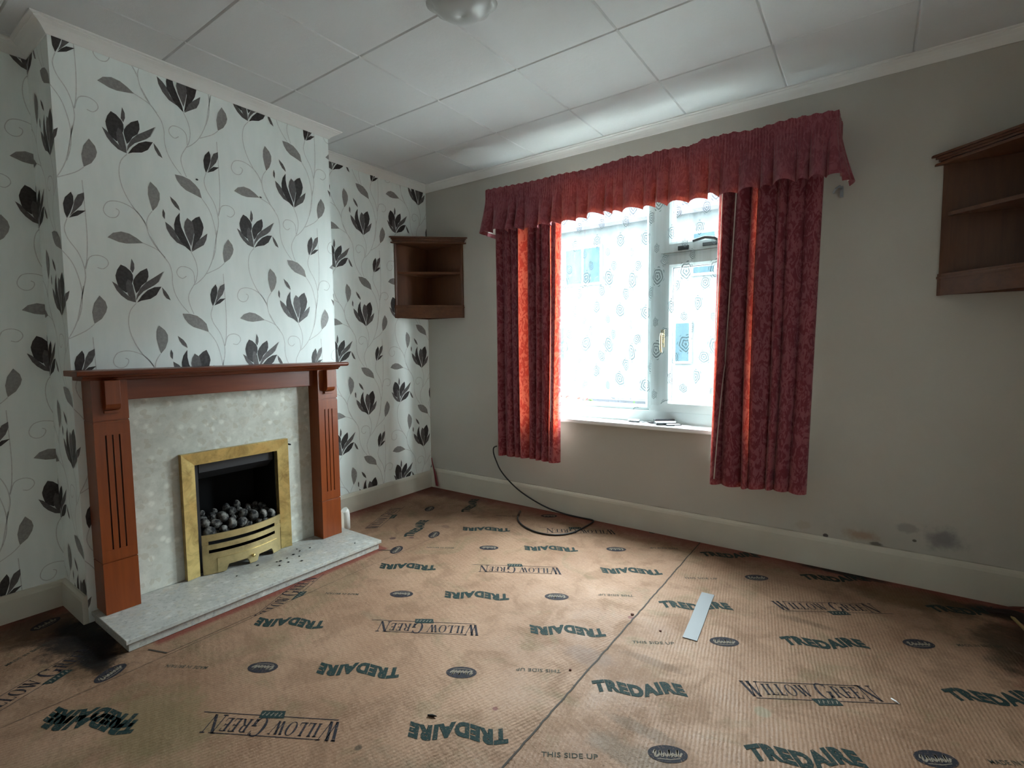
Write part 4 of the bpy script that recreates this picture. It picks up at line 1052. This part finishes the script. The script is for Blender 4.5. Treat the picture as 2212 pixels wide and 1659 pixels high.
# ------------------------------------------------------------ small things
M_cable = mat('black_cable', (0.010, 0.010, 0.011), 0.45); M_sheath = mat('brown_sheath', (0.045, 0.022, 0.014), 0.7)
cb = thing('cable', (1.0, -0.2, 0.0), 'black cable looping from the wall under the left curtain onto the floor', 'cable')
path = [(0.650, -0.001, 0.385), (0.643, -0.020, 0.381), (0.639, -0.028, 0.366), (0.645, -0.030, 0.330), (0.668, -0.030, 0.280), (0.700, -0.031, 0.228), (0.760, -0.032, 0.172), (0.850, -0.033, 0.112), (0.960, -0.034, 0.064), (1.080, -0.035, 0.028), (1.200, -0.036, 0.011), (1.320, -0.034, 0.006), (1.400, -0.032, 0.006), (1.428, -0.045, 0.006), (1.433, -0.080, 0.006), (1.432, -0.160, 0.006), (1.422, -0.262, 0.006), (1.395, -0.335, 0.006), (1.340, -0.385, 0.006), (1.270, -0.402, 0.006), (1.200, -0.394, 0.006), (1.110, -0.355, 0.006), (1.030, -0.290, 0.006), (0.985, -0.225, 0.007), (0.962, -0.165, 0.010)]
MB().tube(spline(path, 5), 0.0048, 8).build('flex', M_cable, cb)
MB().tube([(0.990, -0.232, 0.009), (0.972, -0.195, 0.011), (0.955, -0.160, 0.012)], 0.0075, 8).build('sheath', M_sheath, cb)
mb = MB()
tape = [(2.226, -0.600), (2.236, -0.720), (2.250, -0.860), (2.262, -0.995)]
tw = spline(tape, 5)
for k in range(len(tw) - 1):
    (x0, y0), (x1, y1) = tw[k], tw[k + 1]
    mb.face([(x0, y0, 0.0022), (x1, y1, 0.0022), (x1 + 0.052, y1 + 0.003, 0.0022), (x0 + 0.052, y0 + 0.003, 0.0022)], 0, False)
M_tape = mat('silver_tape', (0.19, 0.20, 0.21), 0.6, spec=0.3); 
tag(mb.build('tape_strip', M_tape, solid=0.0012, merge=True), 'strip of pale silver tape stuck on the brown underlay', 'tape')
mb = MB()
for q in [0]:
    a, b = Vector((0.030, -0.026, 0.232)), Vector((0.092, -0.034, 0.020))
    pts = [a.lerp(b, k / 8) + Vector((0, -0.002 * math.sin(k), 0)) for k in range(9)]
    for k in range(8):
        w0, w1 = 0.007 + 0.010 * k / 8, 0.007 + 0.010 * (k + 1) / 8
        mb.face([pts[k] + Vector((-w0, 0.004, 0)), pts[k] + Vector((w0, -0.004, 0)), pts[k + 1] + Vector((w1, -0.004, 0)), pts[k + 1] + Vector((-w1, 0.004, 0))], 0, True)
M_redp = mat('red_strip', (0.24, 0.02, 0.03), 0.6)
tag(mb.build('red_strip', M_redp, solid=0.003, merge=True), 'thin dark red strip leaning in the corner below the small cabinet', 'strip')
# carpet gripper offcuts in the right corner
M_wd = mat('raw_pine', (0.34, 0.25, 0.10), 0.8); M_darkw = mat('dark_rag', (0.018, 0.010, 0.008), 0.95); M_rust = mat('rusty_offcut', (0.10, 0.030, 0.018), 0.85)
tag(MB().prism([(3.280, -0.130), (3.292, -0.136), (3.312, -0.232), (3.300, -0.230)], 0.001, 0.008).build('wood_splinter', M_wd, bevel=0.001), 'thin yellow wood splinter on the floor in the dark right corner', 'wood splinter')
def rag(name, pts, h, m_, label, cat, seed):
    r = random.Random(seed); n = 20; cx = sum(p[0] for p in pts) / len(pts); cy = sum(p[1] for p in pts) / len(pts)
    ring = spline(list(pts) + [pts[0]], 4)[:-1]
    def g(u, v):
        k = u * (len(ring)) % len(ring); i = int(k) % len(ring)
        x = cx + (ring[i][0] - cx) * v; y = cy + (ring[i][1] - cy) * v
        return (x, y, 0.0012 + h * (1 - v ** 2) * (0.5 + 0.5 * math.sin(40 * x + 3 * v) * math.sin(50 * y)))
    tag(MB().grid(g, len(ring), 10).build(name, m_, solid=0.002), label, cat)
rag('torn_underlay', [(3.20, -0.085), (3.28, -0.06), (3.34, -0.07), (3.36, -0.14), (3.33, -0.19), (3.27, -0.12), (3.22, -0.13)], 0.018, M_darkw, 'dark torn scrap crumpled on the floor in the right corner', 'scrap', 2)
def spear(a, b, w, name, label, cat, m_):
    tag(MB().tube([a, tuple((p + q) / 2 for p, q in zip(a, b)), b], [w * 0.5, w, w * 0.3], 6).build(name, m_), label, cat)
spear((3.235, -0.080, 0.004), (3.360, -0.060, 0.034), 0.006, 'rusty_strip', 'short rusty strip leaning against the skirting in the right corner', 'strip', M_rust)
spear((1.770, -1.826, 0.003), (1.796, -1.815, 0.004), 0.0042, 'twig', 'small black twig on the underlay in the middle of the front floor', 'twig', M_crumb)
spear((2.885, -0.968, 0.003), (2.905, -0.985, 0.003), 0.0028, 'white_chip', 'small white chip on the underlay print at the right', 'chip', M_paper)
for (x, y, r_, lab) in ((2.047, -0.948, 0.007, 'dark red crumb on the floor seam left of the tape'), (2.012, -1.400, 0.005, 'dark brown crumb beside the floor seam in front'), (2.18, -1.00, 0.005, 'brown crumb on the underlay just right of the seam')):
    o = bpy.data.objects.new('floor_crumb', crumb_mesh('floor_crumb', M_rust, r_, r_ * 0.8, r_ * 0.5, int(x * 100))); COL.objects.link(o); o.location = (x, y, r_ * 0.4); tag(o, lab, 'crumb')
spear((CBX + 0.001, -1.742, 1.853), (CBX + 0.010, -1.736, 1.850), 0.0045, 'wall_nail', 'dark nail in the chimney breast left of the small grey bud', 'nail', M_dkmet)
spear((CBX + 0.001, -1.450, 1.842), (CBX + 0.010, -1.444, 1.838), 0.0035, 'wall_nail', 'smaller dark nail in the wallpaper nearer the alcove', 'nail', M_dkmet)

# ------------------------------------------------------------ outside
M_tar = mat('pale_paving', (0.30, 0.30, 0.29), 0.95, spec=0.0); M_rend = mat('weathered_render', (0.040, 0.045, 0.047), 0.95, spec=0.0); M_tile = mat('grey_roof_tiles', (0.03, 0.03, 0.035), 0.9, spec=0.0)
NTK = NT(M_tile); w_ = NTK.n('ShaderNodeTexBrick'); NTK.l(NTK.coord('Object', (2, 2, 2)), w_.inputs[0]); NTK.bump(w_.outputs['Fac'], 0.5, 0.02)
M_dg = mat('house_window_glass', (0.012, 0.020, 0.024), 0.8, spec=0.0); M_frame2 = mat('house_window_frame', (0.08, 0.085, 0.085), 0.8, spec=0.0)
M_brick = mat('garden_wall_stone', (0.022, 0.023, 0.026), 0.95, spec=0.0)
structure(MB().box(-25, 25, 0.27, 40, -0.30, -0.20).build('street_ground', M_tar))
hs = thing('house', (1.5, 11.0, -0.2), 'pale rendered house across the street seen through the lace net', 'house')
MB().box(-9, 12, 11.0, 17, -0.199, 4.6).build('house_wall', M_rend, hs)
mb = MB(); mb.face([(-9.4, 10.6, 4.5), (12.4, 10.6, 4.5), (12.4, 14, 6.6), (-9.4, 14, 6.6)]); mb.face([(12.4, 17.4, 4.5), (-9.4, 17.4, 4.5), (-9.4, 14, 6.6), (12.4, 14, 6.6)])
mb.build('roof', M_tile, hs, solid=0.1)
for x, z in ((-6.2, 0.6), (-2.4, 0.6), (0.2, 0.6), (3.4, 0.6), (-5.0, 2.9), (-1.2, 2.9), (1.6, 2.9), (4.6, 2.9)):
    f_ = MB().box(x, x + 1.25, 10.93, 10.995, z, z + 1.15).build('window', M_frame2, hs)
    MB().box(x + 0.07, x + 0.59, 10.915, 10.929, z + 0.07, z + 1.08).build('pane', M_dg, f_); MB().box(x + 0.66, x + 1.18, 10.915, 10.929, z + 0.07, z + 1.08).build('pane', M_dg, f_)
tag(MB().box(-6, 9, 2.6, 2.82, -0.199, 0.42).box(-6, 9, 2.56, 2.86, 0.4205, 0.47).build('garden_wall', M_brick), 'low stone garden wall outside behind the flowers', 'garden wall')
M_leafg = mat('geranium_leaf', (0.022, 0.045, 0.015), 0.9, spec=0.0); M_flow = mat('geranium_flower', (0.10, 0.025, 0.02), 0.9, spec=0.0)
fp = thing('flowering_plant', (0.9, 1.1, -0.2), 'low green plant with red flowers just outside the window at lower left', 'plant')
mbl, mbf, mbs = MB(), MB(), MB(); r = random.Random(9)
for k in range(34):
    bx, by = 0.75 + r.uniform(-0.5, 0.75), 1.1 + r.uniform(-0.22, 0.22); hz = r.uniform(0.38, 0.66)
    mbs.tube([(bx, by, -0.199), (bx + r.uniform(-0.05, 0.05), by, hz * 0.5), (bx + r.uniform(-0.08, 0.08), by + r.uniform(-0.05, 0.05), hz)], 0.006, 6)
    for j in range(14):
        c0 = Vector((bx + r.uniform(-0.12, 0.12), by + r.uniform(-0.12, 0.12), hz - r.uniform(0, 0.35))); R_ = Matrix.Rotation(r.uniform(0, 6.3), 3, 'Z') @ Matrix.Rotation(r.uniform(-0.8, 0.8), 3, 'X'); s = r.uniform(0.025, 0.045)
        mbl.face([c0 + R_ @ Vector((s * math.cos(a) * (1 + 0.15 * math.cos(5 * a)), s * math.sin(a), 0.2 * s * math.cos(2 * a))) for a in [2 * PI * q / 10 for q in range(10)]])
    if k % 3 == 0:
        mbf = MB()
        for j in range(12):
            c0 = Vector((bx + r.uniform(-0.04, 0.04), by + r.uniform(-0.04, 0.04), hz + r.uniform(0.0, 0.06))); R_ = Matrix.Rotation(r.uniform(0, 6.3), 3, 'Z') @ Matrix.Rotation(r.uniform(-1, 1), 3, 'X'); s = 0.016
            mbf.face([c0 + R_ @ Vector((s * math.cos(a), s * math.sin(a), 0)) for a in [2 * PI * q / 8 for q in range(8)]])
        mbf.build('flower_head', M_flow, fp, solid=0.001)
mbs.build('stem', M_leafg, fp); mbl.build('foliage', M_leafg, fp, solid=0.001)
